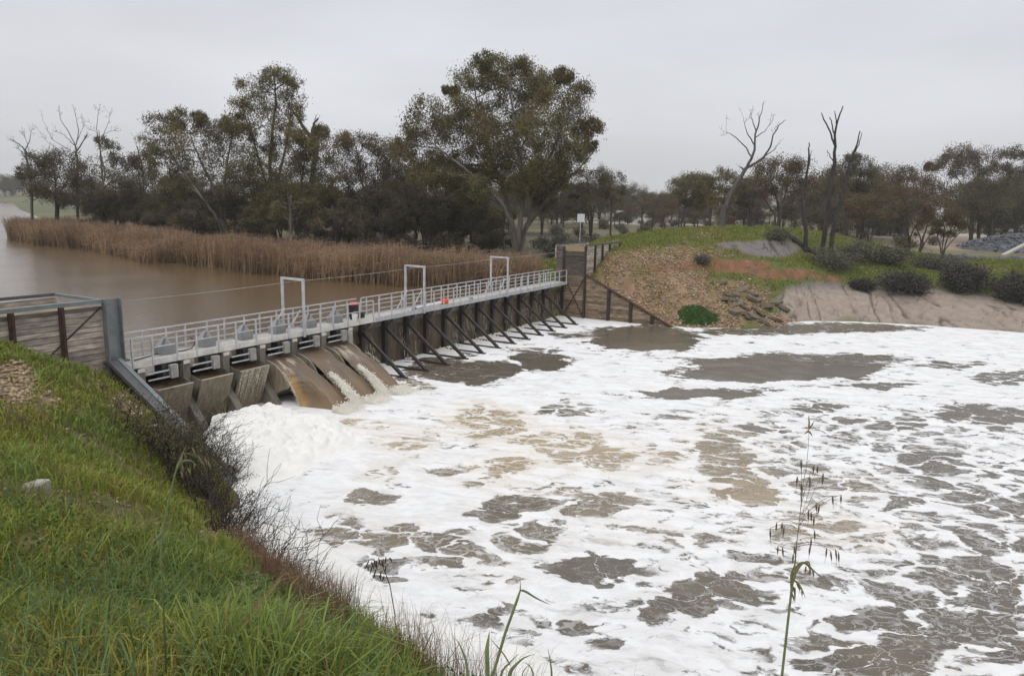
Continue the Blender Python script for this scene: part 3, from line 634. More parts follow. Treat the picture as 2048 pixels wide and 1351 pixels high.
for a in np.arange(1.2, 42, 2.11):
    m = MB(); m.box(a, a+0.14, -1.25, -0.1, 2.42, 2.715); m.build('bearer', M['steel'], fb)
# ------------------------------------------------------------------ lifting frames
def lifting_frame(s, label):
    o = thing('lifting_frame', W(s, -0.6, DECK), label, 'lifting frame', 'lifting frames on the footbridge')
    for t0, z0 in ((0.07, 2.55), (-1.42, 2.62)):
        m = MB(); m.box(s-.055, s+.055, t0-.055, t0+.055, z0, 5.47); m.build('post', M['galv'], o)
        tb = -0.10 if t0 > -.5 else -1.24
        m = MB(); m.bar(W(s-.06, tb, 3.95), W(s-1.15, tb, 2.83), 0.055, 0.07); m.build('brace', M['galv'], o)
    m = MB(); m.box(s-.06, s+.06, -1.48, 0.13, 5.472, 5.58); m.build('crossbar', M['galv'], o)
    m = MB(); m.tube([W(s, -.68, 5.47), W(s, -.68, 5.36), W(s+.05, -.68, 5.31), W(s+.05, -.68, 5.36)], .018, 6); m.build('hook', M['darksteel'], o)
    return o
lifting_frame(10.5, 'tall galvanised portal frame straddling the footbridge above the pouring gates')
lifting_frame(20.97, 'galvanised portal frame straddling the middle of the footbridge')
lifting_frame(31.65, 'galvanised portal frame on the footbridge nearest the far timber abutment')
ws = [0.3]+list(np.linspace(3, 40, 14))+[43.0]
pts = []
for q in np.linspace(0.3, 42.55, 40):
    seg = [0.3, 10.5, 20.97, 31.65, 42.55]; i = min(np.searchsorted(seg, q, 'right')-1, 3); u = (q-seg[i])/(seg[i+1]-seg[i])
    pts.append(W(q, -0.68, 5.36+0.12*q/42-0.22*u*(1-u)))
m = MB(); m.tube(pts, 0.014, 5); tag(m.build('overhead_cable', M['cable']), 'thin steel cable strung through the lifting frames above the footbridge', 'cable')
# ------------------------------------------------------------------ winch housings
ordn = ['first', 'second', 'third', 'fourth', 'fifth', 'sixth', 'seventh', 'eighth', 'ninth', 'tenth', 'eleventh', 'twelfth', 'thirteenth', 'fourteenth']
for i, s in enumerate([3.1, 5.22, 7.4, 9.55, 11.75, 13.8]):
    o = thing('winch_housing', W(s, -.88, DECK), 'grey metal winch housing on the deck, %s from the near steel column' % ordn[i], 'winch housing', 'winch housings along the deck')
    m = MB(); m.box(s-.34, s+.34, -1.16, -.6, DECK+.006, 3.17); m.build('case', M['housing'], o)
    m = MB(); A = [W(s-.33, -1.15, 3.173), W(s+.33, -1.15, 3.173), W(s+.33, -.61, 3.173), W(s-.33, -.61, 3.173)]
    A2 = [p+np.array([0, 0, .035]) for p in A]; m.hexa(A+A2)
    A2 = [W(s-.30, -1.08, 3.21), W(s+.26, -1.08, 3.21), W(s+.26, -.68, 3.21), W(s-.30, -.68, 3.21)]; B = [W(s-.05, -.93, 3.53), W(s+.06, -.93, 3.53), W(s+.06, -.83, 3.53), W(s-.05, -.83, 3.53)]
    m.hexa(A2+B); m.build('lid', M['housing'], o)
    m = MB(); m.bar(W(s-.10, -.70, 3.50), W(s-.34, -.58, 3.22), .09, .03); m.build('handle', M['darksteel'], o)
m = MB(); m.tube([W(1.15, -.3, 3.2), W(1.16, -.3, 2.95), W(1.3, -.5, 2.84), W(2.2, -.8, 2.83), W(2.74, -.88, 2.86)], .022, 6)
tag(m.build('cable_conduit', M['black']), 'black flexible conduit running along the deck to the first winch housing', 'conduit')
m = MB(); m.tube([W(3.5, -.75, 2.84), W(3.9, -.7, 2.83), W(4.35, -.75, 2.86), W(4.6, -.85, 3.02), W(4.62, -.92, 3.2), W(4.5, -1.0, 3.3)], .024, 6, True)
tag(m.build('hose', M['black']), 'black hose looped on the deck beside the first winch housing', 'hose')
# ------------------------------------------------------------------ concrete piers and overshot gates
PS = [1.25, 3.4, 5.5, 7.65, 9.75, 11.85, 13.95]
for i, s in enumerate(PS):
    lab = ['short stained concrete pier beside the near sloping steel channel', 'dark stained concrete pier between the first and second closed gates', 'dark stained concrete pier between the second and third closed gates', 'concrete pier between the dripping closed gate and the first waterfall', 'concrete pier between the first and second waterfalls', 'concrete pier between the second and third waterfalls', 'pale concrete pier at the end of the gates beside the timber struts'][i]
    o = thing('pier', W(s, 0, POOL), lab, 'pier', 'concrete piers between the gates')
    zt = 2.42
    m = MB(); m.box(s-.18, s+.18, -1.9, 0.12, -1.5, zt); m.build('shaft', M['concpale'] if i == 6 else M['conc'], o)
    m = MB(); a = [W(s-.18, .122, .95), W(s+.18, .122, .95), W(s+.18, .122, -1.2), W(s-.18, .122, -1.2)]
    b_ = [W(s-.18, 1.55, -.75), W(s+.18, 1.55, -.75), W(s+.18, 1.55, -1.2), W(s-.18, 1.55, -1.2)]
    m.hexa([a[3], a[2], b_[2], b_[3], a[0], a[1], b_[1], b_[0]]); m.build('buttress_toe', M['conc'], o)
    m = MB(); m.box(s-.15, s+.17, .122, .14, 2.43, 2.58); m.build('number_plate', M['fascia'], o)
falls_prof = np.array([(-1.0, 1.86), (-.5, 1.84), (0, 1.80), (.5, 1.70), (1.1, 1.50), (1.6, 1.30), (2.1, 1.06), (2.6, .76), (3.1, .38), (3.5, 0), (3.85, -.4), (4.15, -.8)])
falls_prof[5:, 0] *= np.linspace(1.02, 1.09, 7)
def prof(t):
    return np.interp(t, falls_prof[:, 0], falls_prof[:, 1])
for i in range(6):
    a, c = PS[i]+.2, PS[i+1]-.2
    closed = i < 3
    lab = ['closed sluice gate with dry silty face nearest the sloping steel channel', 'closed sluice gate with silty face, second from the near abutment', 'closed sluice gate with water dribbling over its lip', 'lowered sluice gate under the first waterfall', 'lowered sluice gate under the middle waterfall', 'lowered sluice gate under the waterfall beside the timber struts'][i]
    o = thing('sluice_gate', W((a+c)/2, 0, .2), lab, 'sluice gate', 'overshot gates under the footbridge')
    if closed:
        tc, zc = .82, 1.70
        m = MB(); m.hexa([W(a, -.1, -.4), W(c, -.1, -.4), W(c, .02, -.4), W(a, .02, -.4), W(a, tc-.07, zc), W(c, tc-.07, zc), W(c, tc, zc), W(a, tc, zc)])
        m.build('panel', M['gatepanel'], o)
        m = MB(); m.box(a+.02, c-.02, tc-.075, tc+.012, zc+.003, zc+.035); m.build('lip', M['concpale'], o)
        for q in (a+.005, c-.03):
            m = MB(); ring = [(-.1, .2), (tc-.08, zc-.06), (tc-.09, zc-.02), (-.1, 1.95)]
            m.hexa([W(q, *ring[0]), W(q+.025, *ring[0]), W(q+.025, *ring[1]), W(q, *ring[1]), W(q, *ring[3]), W(q+.025, *ring[3]), W(q+.025, *ring[2]), W(q, *ring[2])]); m.build('side_plate', M['conc'], o)
    else:
        m = MB(); m.hexa([W(a, -.1, -.1), W(c, -.1, -.1), W(c, .02, -.25), W(a, .02, -.25), W(a, 1.4, .75), W(c, 1.4, .75), W(c, 1.45, .62), W(a, 1.45, .62)])
        m.build('panel', M['gatepanel'], o)
        ring = [(-.05, -.1), (1.45, .55), (1.58, .64), (1.45, .88), (1.25, 1.2), (1.02, 1.42), (.78, 1.58), (.5, 1.69), (.23, 1.76), (-.05, 1.80)]
        for q in (a-.005, c-.03):
            m = MB(); n_ = len(ring)
            V = [W(q, *r) for r in ring]+[W(q+.035, *r) for r in ring]
            m.add(V, [tuple(range(n_-1, -1, -1)), tuple(range(n_, 2*n_))]+[(j, (j+1) % n_, n_+(j+1) % n_, n_+j) for j in range(n_)])
            pl = m.build('side_plate', M['gatepanel'], o)
            m = MB()
            for j in range(1, n_-1):
                m.bar(W(q+.0175, *ring[j]), W(q+.0175, *ring[j+1]), .05, .03, up=(WB[0], WB[1], 0))
            m.build('rim', M['concpale'], pl)
    m = MB(); m.box(a+1.02, a+1.36, .16, .36, 1.98, 2.55); m.build('guide_bracket', M['bracket'], o)
    m = MB(); m.box(a+.72, a+.98, -.3, .2, 2.0, 2.56); m.build('recess_shade', M['black'], o)  # solid black block standing in for the shade inside a hole
    for zz in (2.34, 2.06):
        m = MB(); m.bar(W(a+.0, .26, zz), W(a+1.0, .26, zz), .05, .06); m.build('guide_bar', M['galv'], o)
    if i == 2:
        V = []; F = []
        for q in rng.uniform(a+.05, c-.05, 90):
            L_ = rng.uniform(.25, 1.35); w_ = rng.uniform(.006, .016); u = 0
            for u0 in np.arange(0, L_, .16):
                l_ = rng.uniform(.07, .15); f0, f1 = u0/1.9, (u0+l_)/1.9
                p0 = W(q, tc*(1-f0)+.03, zc*(1-f0)-.4*f0+.02); p1 = W(q+rng.normal(0, .006), tc*(1-f1)+.05, zc*(1-f1)-.4*f1)
                k = len(V); e_ = np.array([WB[0], WB[1], 0])*w_; V += [p0-e_, p0+e_, p1+e_, p1-e_]; F.append((k, k+1, k+2, k+3))
        npmesh('trickle', V, [np.array(F)], M['trickle'], o)
# level water held between the piers
m = MB()
for i in range(3):
    m.add([W(PS[i]+.2, -.76, 1.66), W(PS[i+1]-.2, -.76, 1.66), W(PS[i+1]-.2, .76, 1.66), W(PS[i]+.2, .76, 1.66)], [(0, 1, 2, 3)])
rw = m.build('river_water', bpy.data.materials['silty_river']); tag(rw, kind='structure')
# ------------------------------------------------------------------ waterfalls
fallm = mat('silty_falling_water', (1, 1, 1), 0.28, 0.10, 1.2, 0.05, 2.6, attr='tint', stretch=(1, 1, .5), spec=0.35)
def flow_bump(m_):
    N = m_.node_tree.nodes; L = m_.node_tree.links
    a = N.new('ShaderNodeAttribute'); a.attribute_name = 'flow'
    n1 = N.new('ShaderNodeTexNoise'); n1.inputs['Scale'].default_value = 1.0; n1.inputs['Detail'].default_value = 7; n1.inputs['Roughness'].default_value = .62; n1.inputs['Distortion'].default_value = .35; L.new(a.outputs['Vector'], n1.inputs['Vector'])
    bp = N.new('ShaderNodeBump'); bp.inputs['Strength'].default_value = .9; bp.inputs['Distance'].default_value = .10; L.new(n1.outputs[0], bp.inputs['Height']); L.new(bp.outputs[0], N['Principled BSDF'].inputs['Normal'])
    mr = N.new('ShaderNodeMapRange'); mr.inputs['From Min'].default_value = .3; mr.inputs['From Max'].default_value = .7; mr.inputs['To Min'].default_value = .74; mr.inputs['To Max'].default_value = 1.22; L.new(n1.outputs[0], mr.inputs[0])
    src = N['Principled BSDF'].inputs['Base Color'].links[0].from_socket
    v = N.new('ShaderNodeVectorMath'); v.operation = 'SCALE'; L.new(src, v.inputs[0]); L.new(mr.outputs[0], v.inputs['Scale']); L.new(v.outputs[0], N['Principled BSDF'].inputs['Base Color'])
flow_bump(fallm)
def blob_cloud(P, R, jit=0.35):
    """many little lumps of white water: octahedra"""
    P = np.asarray(P); R = np.asarray(R); n_ = len(P)
    base = np.array([(1, 0, 0), (-1, 0, 0), (0, 1, 0), (0, -1, 0), (0, 0, 1), (0, 0, -1)], float)
    D = base[None]*(1+rng.uniform(-jit, jit, (n_, 6, 1)))*R[:, None, None]
    ax = rng.normal(size=(n_, 3)); ax /= np.linalg.norm(ax, axis=1)[:, None]; th = rng.uniform(0, 3, n_)
    c_, s__ = np.cos(th)[:, None, None], np.sin(th)[:, None, None]
    A = ax[:, None, :]; D = D*c_+np.cross(np.broadcast_to(A, D.shape), D)*s__+A*(A*D).sum(-1, keepdims=True)*(1-c_)
    V = (P[:, None]+D).reshape(-1, 3)
    f = np.array([(0, 2, 4), (2, 1, 4), (1, 3, 4), (3, 0, 4), (2, 0, 5), (1, 2, 5), (3, 1, 5), (0, 3, 5)])
    F = (f[None]+6*np.arange(n_)[:, None, None]).reshape(-1, 3)
    return V, F
for i in range(3, 6):
    a, c = PS[i]+.24, PS[i+1]-.24
    lab = ['brown waterfall with an amber edge, pouring from the open gate beside the closed gates', 'brown waterfall in the middle of three, white spray along both its edges', 'brown waterfall with an amber outer edge beside the dark timber struts'][i-3]
    o = thing('waterfall', W((a+c)/2, 1.5, POOL), lab, 'waterfall', 'waterfalls through the open gates')
    tsm = np.linspace(-.95, 4.5, 68); us = np.linspace(0, 1, 34)
    T, U_ = np.meshgrid(tsm, us, indexing='ij')
    la = a+(.12 if i == 3 else -.12)*sstep(1.1, 3.6, tsm)+.10*sstep(1, 2, tsm)*(vnoise(tsm, tsm*0, 3.1, 88+i)-.5); ra = c+.16*sstep(1.1, 3.6, tsm)+.10*sstep(1, 2, tsm)*(vnoise(tsm, tsm*0, 3.1, 98+i)-.5)
    S_ = la[:, None]*(1-U_)+ra[:, None]*U_
    amp = sstep(.2, 2.4, T)
    Z_ = prof(T)+amp*(.17*np.sin(U_*math.pi)**.8-.08+.10*(vnoise(S_*1.0, T*.35, 1.5, 50+i)-.5)+.07*(vnoise(S_*3.2, T*.5, 1.5, 60+i)-.5))-0.10*sstep(.5, 0, np.minimum(U_, 1-U_)*6)*amp
    kc = {3: (.42, .98), 4: (.86, .98), 5: (.86, .92)}[i]; sq = 1-(1-kc[0])*sstep(.42, 0, U_)-(1-kc[1])*sstep(.75, 1, U_)
    T2 = np.where(T > .9, .9+(T-.9)*sq, T)+.05*amp*(vnoise(S_*3, T, 1.3, 77)-.5)
    V = np.stack([WO[0]+S_*WB[0]+T2*WN[0], WO[1]+S_*WB[1]+T2*WN[1], Z_], -1)
    I = np.arange(T.size).reshape(T.shape); F = np.stack([I[:-1, :-1], I[1:, :-1], I[1:, 1:], I[:-1, 1:]], -1).reshape(-1, 4)
    amber = np.zeros(T.shape)
    if i == 3: amber = np.maximum(amber, sstep(.20, .0, U_+.12*(vnoise(S_*4, T*1.2, 1.6, 70)-.5))*sstep(1.3, 2.1, T))
    if i == 5: amber = np.maximum(amber, sstep(.84, .99, U_+.1*(vnoise(S_*4, T*1.2, 1.6, 71)-.5))*sstep(1.0, 2.0, T))
    amber = np.maximum(amber, .22*sstep(2.6, 3.5, T)*vnoise(S_*2, T, 1.4, 72))
    cols = np.array([0.158, 0.112, 0.073])*(1-amber[..., None])+np.array([0.36, 0.225, 0.085])*amber[..., None]
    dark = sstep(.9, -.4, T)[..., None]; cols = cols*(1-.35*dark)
    streak = (sstep(.60, .68, vnoise(S_*2.2+T*.55, T*.55, 2.0, 80+i))*sstep(.1, .5, T)*sstep(2.4, 1.0, T)*sstep(.62, .25, np.abs(U_-.15-.22*T)))[..., None]
    cols = cols*(1-.55*streak)+np.array([.62, .55, .46])*.55*streak
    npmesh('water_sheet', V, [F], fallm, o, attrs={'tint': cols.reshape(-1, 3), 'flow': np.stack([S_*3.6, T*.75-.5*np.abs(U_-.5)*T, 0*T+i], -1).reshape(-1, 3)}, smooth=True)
    # tumbling white water where neighbouring sheets meet and where they land
    P = []; R = []
    if i < 5:
        for _ in range(7000):
            u = rng.beta(1.5, 1.15); t0 = 2.3+u*2.1; w_ = .06+.24*u
            s0 = c+.22+rng.normal(0, w_)*.8+.05; P.append(W(s0, t0+.15+rng.normal(0, .05), prof(min(t0, 4.3))+.06+abs(rng.normal(0, .07+.06*u)))); R.append(rng.uniform(.008, .02) if rng.random() < .8 else rng.uniform(.02, .045))
    for _ in range(700):    # droplets tearing off the free edges
        t0 = rng.uniform(1.3, 3.9); e_ = rng.random() < .5
        if (i == 3 and e_) or (i == 5 and not e_):
            f_ = .42 if i == 3 else .92; s0 = (a+.1-abs(rng.normal(0, .05))) if i == 3 else (c+.12+abs(rng.normal(0, .06)))
            P.append(W(s0, .9+(t0-.9)*f_+rng.normal(0, .04), prof(t0)-.08+rng.normal(0, .05))); R.append(rng.uniform(.006, .018))
    for _ in range(4200):
        s0 = rng.uniform(a+.3, c+.1); t0 = 4.0+abs(rng.normal(0, .4)); z0 = POOL+.02+abs(rng.normal(0, .13))*math.exp(-(t0-4.0)*1.2)
        P.append(W(s0, t0, z0)); R.append(rng.uniform(.008, .032))
    V, F = blob_cloud(P, R); npmesh('spray', V, [F], M['spray'], o)
# ------------------------------------------------------------------ weir wall with raking struts
ww = thing('weir_wall', W(28, -.7, POOL), 'dark wet fixed weir wall under the far part of the footbridge', 'weir wall')
m = MB(); m.box(14.14, 42.55, -.80, -.62, -1.6, 2.12); m.build('sheeting', M['wetwall'], ww)
m = MB()
for k in range(13):
    a, c = 14.3+2.115*k-.82, 14.3+2.115*k+1.1
    a = max(a, 14.2)
    if c < 42.5: m.box(a, c, -.66, -.59, 2.14, 2.56)
m.build('cap_panel', M['conc'], ww)
V = []; F = []
for _ in range(900):
    q = rng.uniform(14.8, 42.2)
    if vnoise(np.array(q), np.array(0.), .55, 90) < .48: continue
    z0 = rng.uniform(.0, 1.9); w_ = rng.uniform(.006, .014)
    z1 = max(POOL, z0-rng.uniform(.1, .5)); tq = -.58+.22*max(0, 1.7-z0)
    k = len(V); e_ = np.array([WB[0], WB[1], 0])*w_
    p0, p1 = W(q, tq, z0), W(q+rng.normal(0, .02), tq+.07, z1); V += [p0-e_, p0+e_, p1+e_, p1-e_]; F.append((k, k+1, k+2, k+3))
npmesh('trickle', V, [np.array(F)], M['trickle'], ww)
P = []; R = []
for _ in range(2600):
    q = rng.uniform(15, 42); t0 = -.5+abs(rng.normal(0, .35))
    if vnoise(np.array(q), np.array(3.), .5, 91) < .42: continue
    P.append(W(q, t0, POOL+.03+abs(rng.normal(0, .05)))); R.append(rng.uniform(.02, .06))
V, F = blob_cloud(P, R); npmesh('splash', V, [F], M['spray'], ww)
for k in range(12):
    s = 15.55+2.115*k
    o = thing('raking_strut', W(s, -.4, POOL), 'dark wet timber strut bracing the weir wall, %s from the pouring gates' % ordn[k], 'strut', 'raking struts along the weir wall')
    m = MB(); m.box(s-.13, s+.13, -.6, -.34, -1.4, 2.57); m.build('post', M['wet'], o)
    m = MB(); m.bar(W(s, -.36, 2.02), W(s, 2.62, -.24), .17, .17); m.build('raker', M['wet'], o)
    m = MB(); m.bar(W(s, -.55, -.34), W(s, 2.85, -.34), .22, .24); m.build('sill', M['wet'], o)
    m = MB(); m.bar(W(s+.02, -.34, 2.05), W(s+.35, -.08, 2.56), .10, .12); m.build('knee_brace', M['wet'], o)
# ------------------------------------------------------------------ small things on the deck
o = thing('rubbish_bin', W(15.35, -.85, DECK), 'black rubbish bin with a red lid standing on the footbridge', 'bin')
m = MB(); m.tube([W(15.35, -.85, DECK+.01), W(15.35, -.85, DECK+.05), W(15.35, -.85, DECK+.78), W(15.35, -.85, DECK+.84)], [.23, .24, .31, .32], 16); m.build('body', M['black'], o)
m = MB(); m.tube([W(15.35, -.85, DECK+.842), W(15.35, -.85, DECK+.90), W(15.35, -.85, DECK+.97), W(15.35, -.85, DECK+1.0)], [.31, .31, .2, .06], 16); m.build('lid', M['red'], o)
o = thing('bucket', W(14.98, -.45, DECK), 'small white bucket beside the black bin on the footbridge', 'bucket')
m = MB(); m.tube([W(14.98, -.45, DECK+.01), W(14.98, -.45, DECK+.35), W(14.98, -.45, DECK+.36)], [.14, .175, .185], 16); m.build('body', M['white'], o)
m = MB(); m.tube([W(14.98+.19*math.cos(q), -.45, DECK+.34+.02+.16*math.sin(q)) for q in np.linspace(0, math.pi, 12)], .008, 5); m.build('handle', M['galv'], o)
o = thing('tool_case', W(16.0, -.8, DECK), 'low black case beside the bin on the footbridge deck', 'case')
m = MB(); m.box(15.78, 16.12, -1.0, -.7, DECK+.01, DECK+.30); m.build('body', M['black'], o)
m = MB(); m.tube([W(15.86, -.85, DECK+.30), W(15.88, -.85, DECK+.37), W(16.02, -.85, DECK+.37), W(16.04, -.85, DECK+.30)], .014, 5); m.build('handle', M['darksteel'], o)
o = thing('float_pipe', W(22, -.25, DECK), 'white pipe with an orange end lying on the footbridge deck', 'pipe')
m = MB(); m.tube([W(20.45, -.25, DECK+.12), W(23.35, -.25, DECK+.17)], .085, 12); m.build('pipe', M['white'], o)
m = MB(); m.tube([W(23.3, -.25, DECK+.17), W(23.45, -.25, DECK+.18), W(23.6, -.25, DECK+.19), W(23.9, -.25, DECK+.19), W(24.0, -.25, DECK+.19)], [.11, .17, .21, .21, .14], 14); m.build('end_float', M['orange'], o)
m = MB(); m.box(20.2, 20.42, -.35, -.12, DECK+.01, DECK+.2); m.build('end_fitting', M['steel'], o)
m = MB(); m.tube([W(26.9, -.2, DECK+.03), W(26.95, -.2, DECK+.12), W(27.1, -.2, DECK+.12), W(27.15, -.2, DECK+.03)], .035, 8); tag(m.build('deck_handle', M['black']), 'small black lifting handle at the deck edge', 'handle')
# ------------------------------------------------------------------ planked abutments
def planks(mb, f, z0, z1, h=.215, tintr=(.7, 1.25), ragged=0.0):
    """f(z0, z1) -> list of 8 corners for one board"""
    z = z0
    while z < z1-.05:
        zz = min(z+h*rng.uniform(.9, 1.1), z1); f(mb, z+.012, zz-.012, rng.uniform(*tintr)); z = zz
la = thing('retaining_wall', W(-3, 0, 3), 'weathered grey planked retaining box with rusty posts and a steel rail at the near end', 'retaining wall')
for a, c in ((-1.72, -.14), (-3.46, -1.74), (-5.24, -3.48), (-7.0, -5.26), (-9.0, -7.02)):
    m = MB(); planks(m, lambda b_, z0, z1, q: b_.box(a, c, -.075+rng.uniform(-.006, .006), 0.0+rng.uniform(-.004, .008), z0, z1, q), 2.0, 5.20); m.box(a, c, -.09, .012, 5.205, 5.34, .35); m.build('plank_panel', M['plank'], la)
m = MB(); planks(m, lambda b_, z0, z1, q: b_.box(-.21, -.14, -3.1, -.08, z0, z1, q), 1.0, 5.3); m.build('plank_panel', M['plank'], la)
m = MB(); planks(m, lambda b_, z0, z1, q: b_.box(-9, -.14, -3.19, -3.11, z0, z1, q), 1.0, 5.42); m.build('plank_panel', M['plank'], la)
for q in (-1.73, -3.47, -5.25, -7.0):
    m = MB(); m.box(q-.09, q+.09, .012, .13, 2.0, 5.46); m.box(q-.03, q+.03, .131, .2, 2.0, 5.44); m.build('post', M['rust'], la)
for q in (-2.6, -5.2, -7.8):
    m = MB(); m.box(q-.06, q+.06, -3.1, -3.0, 4.4, 5.5); m.build('post', M['rust'], la)
m = MB(); m.box(-9, .02, -.06, .12, 5.47, 5.62); m.build('top_rail', M['steel'], la)
m = MB(); m.box(-.22, -.08, -3.05, -.06, 5.50, 5.61); m.build('top_rail', M['steel'], la)
m = MB(); m.box(-9, -.08, -3.2, -3.06, 5.50, 5.62); m.build('top_rail', M['darksteel'], la)
m = MB(); m.bar(W(-.2, .03, 5.3), W(-2.9, .03, 3.2), .03, .05); m.build('tie_rod', M['rust'], la)
m = MB(); m.box(-.10, .48, .10, .125, 3.15, 5.60); cl_ = m.build('steel_column', M['steel'], la)
for q in (-.135, .485):
    m = MB(); m.box(q, q+.03, .0, .30, 3.15, 5.62); m.build('flange', M['steel'], cl_)
m = MB(); m.box(-.25, .62, -.05, .42, 3.08, 3.147); m.build('base_plate', M['darksteel'], cl_)
m = MB(); m.box(-.14, .5, -1.9, .2, 1.0, 3.075); m.build('footing', M['conc'], la)
wv = thing('wing_wall', W(-.3, 4, 1), 'sloping dark wing wall capped with a grey steel channel running down to the foam', 'wing wall')
def wz(t): return 3.20-.455*(t-.25)
def wsx(t): return .05-.075*t
m = MB()
for j in range(14):
    t0, t1 = .28+j*.62, .28+j*.62+.612
    m.hexa([W(wsx(t0)-.12, t0, wz(t0)-1.6), W(wsx(t0)+.12, t0, wz(t0)-1.6), W(wsx(t1)+.12, t1, wz(t1)-1.6), W(wsx(t1)-.12, t1, wz(t1)-1.6), W(wsx(t0)-.12, t0, wz(t0)-.12), W(wsx(t0)+.12, t0, wz(t0)-.12), W(wsx(t1)+.12, t1, wz(t1)-.12), W(wsx(t1)-.12, t1, wz(t1)-.12)], rng.uniform(.5, .9))
m.build('boarding', M['wet'], wv)
for off, w_, h_, mm, t1 in ((-.24, .10, .16, 'darksteel', 8.6), (.20, .17, .15, 'steel', 4.6), (0.0, .30, .05, 'darksteel', 8.2), (.20, .15, .13, 'darksteel', 8.1)):
    m = MB(); t0 = .32 if mm != 'darksteel' or off < .1 else 4.63
    m.bar(W(wsx(t0)+off, t0, wz(t0)), W(wsx(t1)+off, t1, wz(t1)), w_, h_); m.build('channel', M[mm], wv)
for t0 in (3.6, 4.1, 4.6, 5.2, 6.0, 7.0):
    m = MB(); m.bar(W(wsx(t0)-.3, t0, wz(t0)+.09), W(wsx(t0)+.34, t0, wz(t0)+.09), .09, .03, up=(0, 0, 1)); m.build('cleat', M['darksteel'], wv)
for j in range(5):
    t0 = 6.6+.4*j; m = MB(); m.bar(W(wsx(t0)+.1+.03*j, t0, wz(t0)-.02), W(wsx(t0)+.5+.05*j, t0+.9, wz(t0)-.36), .2, .07); m.build('broken_board', M['wet'], wv)
ra = thing('retaining_wall', W(43, 2, 3), 'tall timber abutment with dark planks and crossed rods at the far end of the footbridge', 'retaining wall')
m = MB(); planks(m, lambda b_, z0, z1, q: b_.box(42.58, 42.66, -.38, 1.62, z0, z1, q), -1.0, 3.45, .24, (.55, 1.3)); m.build('plank_panel', M['dplank'], ra)
m = MB(); planks(m, lambda b_, z0, z1, q: b_.box(42.56, 42.62, -.30, 1.55, z0, z1, q*.5), 3.46, 5.55, .30, (.25, .5)); m.build('plank_panel', M['plank'], ra)
m = MB(); m.box(42.57, 42.63, -.30, 1.5, 5.56, 5.98); m.build('top_plank', mat('yellow_plank', (.30, .215, .125), .9, .35, 3, stretch=(1, 1, 6)), ra)
for t0, w_, z1, mm in ((-.42, .15, 5.9, 'wet'), (1.70, .17, 6.08, 'wet')):
    m = MB(); m.box(42.40, 42.55, t0-w_/2, t0+w_/2, -1.2, z1); m.build('post', M[mm], ra)
for p, q in (((-.3, 3.2), (1.6, -.2)), ((1.6, 3.2), (-.3, -.2))):
    m = MB(); m.bar(W(42.53 if p[0] < 0 else 42.50, *p), W(42.53 if p[0] < 0 else 42.50, *q), .07, .06, up=(WB[0], WB[1], 0)); m.build('cross_rod', M['rust'], ra)
m = MB(); planks(m, lambda b_, z0, z1, q: b_.box(42.9, 42.97, -1.3, -.42, z0, z1, q*.5), 1.0, 5.95, .25, (.4, .7)); m.build('plank_panel', M['plank'], ra)
for a, c in ((42.7, 44.4), (44.42, 46.0), (46.02, 47.7), (47.72, 50.3)):
    m = MB(); planks(m, lambda b_, z0, z1, q: b_.box(a, c, 1.62, 1.70, z0, z1, q), 2.4+.5*(a-42.7)**.6, 5.98, .24, (.7, 1.25)); m.build('plank_panel', M['plank'], ra)
for q in (44.4, 46.05, 47.75, 50.25):
    m = MB(); m.box(q-.08, q+.08, 1.71, 1.86, 2.5, 6.06); m.build('post', M['wet'], ra)
m = MB(); m.box(42.6, 50.35, 1.6, 1.78, 6.085, 6.19); m.build('top_rail', M['darksteel'], ra)
m = MB(); m.box(42.95, 50.0, -1.42, -1.3, 6.0, 6.1); m.build('top_rail', M['darksteel'], ra)
m = MB(); m.box(42.72, 50.0, -1.4, -1.31, 4.9, 5.98); m.build('plank_panel', M['plank'], ra)
rw_ = thing('wing_wall', W(42.6, 5, 1), 'sloping timber plank wing wall beside the gravel bank at the far end', 'wing wall')
def rz_(t): return 3.52-.483*(t-1.78)
for a, c in ((1.80, 3.86), (4.14, 5.94), (6.16, 7.9), (8.1, 9.5)):
    m = MB(); z = -.9
    while z < rz_(a)-.08:
        zz = z+.24; tb = min(c, 1.78+(3.52-(z+.06))/.483); tt2 = min(c, 1.78+(3.52-zz)/.483)
        if tb > a+.05:
            tt2 = max(tt2, a+.01); q = rng.uniform(.6, 1.35); z1 = min(zz, rz_(a))
            m.hexa([W(42.60, a, z+.006), W(42.68, a, z+.006), W(42.68, tb, z+.006), W(42.60, tb, z+.006), W(42.60, a, z1-.006), W(42.68, a, z1-.006), W(42.68, tt2, z1-.006), W(42.60, tt2, z1-.006)], q)
        z = zz
    m.build('plank_panel', M['dplank'], rw_)
for t0 in (4.0, 6.05, 8.0):
    m = MB(); m.box(42.45, 42.62, t0-.13, t0+.13, -1.2, rz_(t0)-.05); m.build('post', M['wet'], rw_)
m = MB(); m.bar(W(42.6, 1.75, rz_(1.75)+.03), W(42.6, 9.75, rz_(9.75)+.03), .34, .10); m.build('capping_beam', M['rust'], rw_)
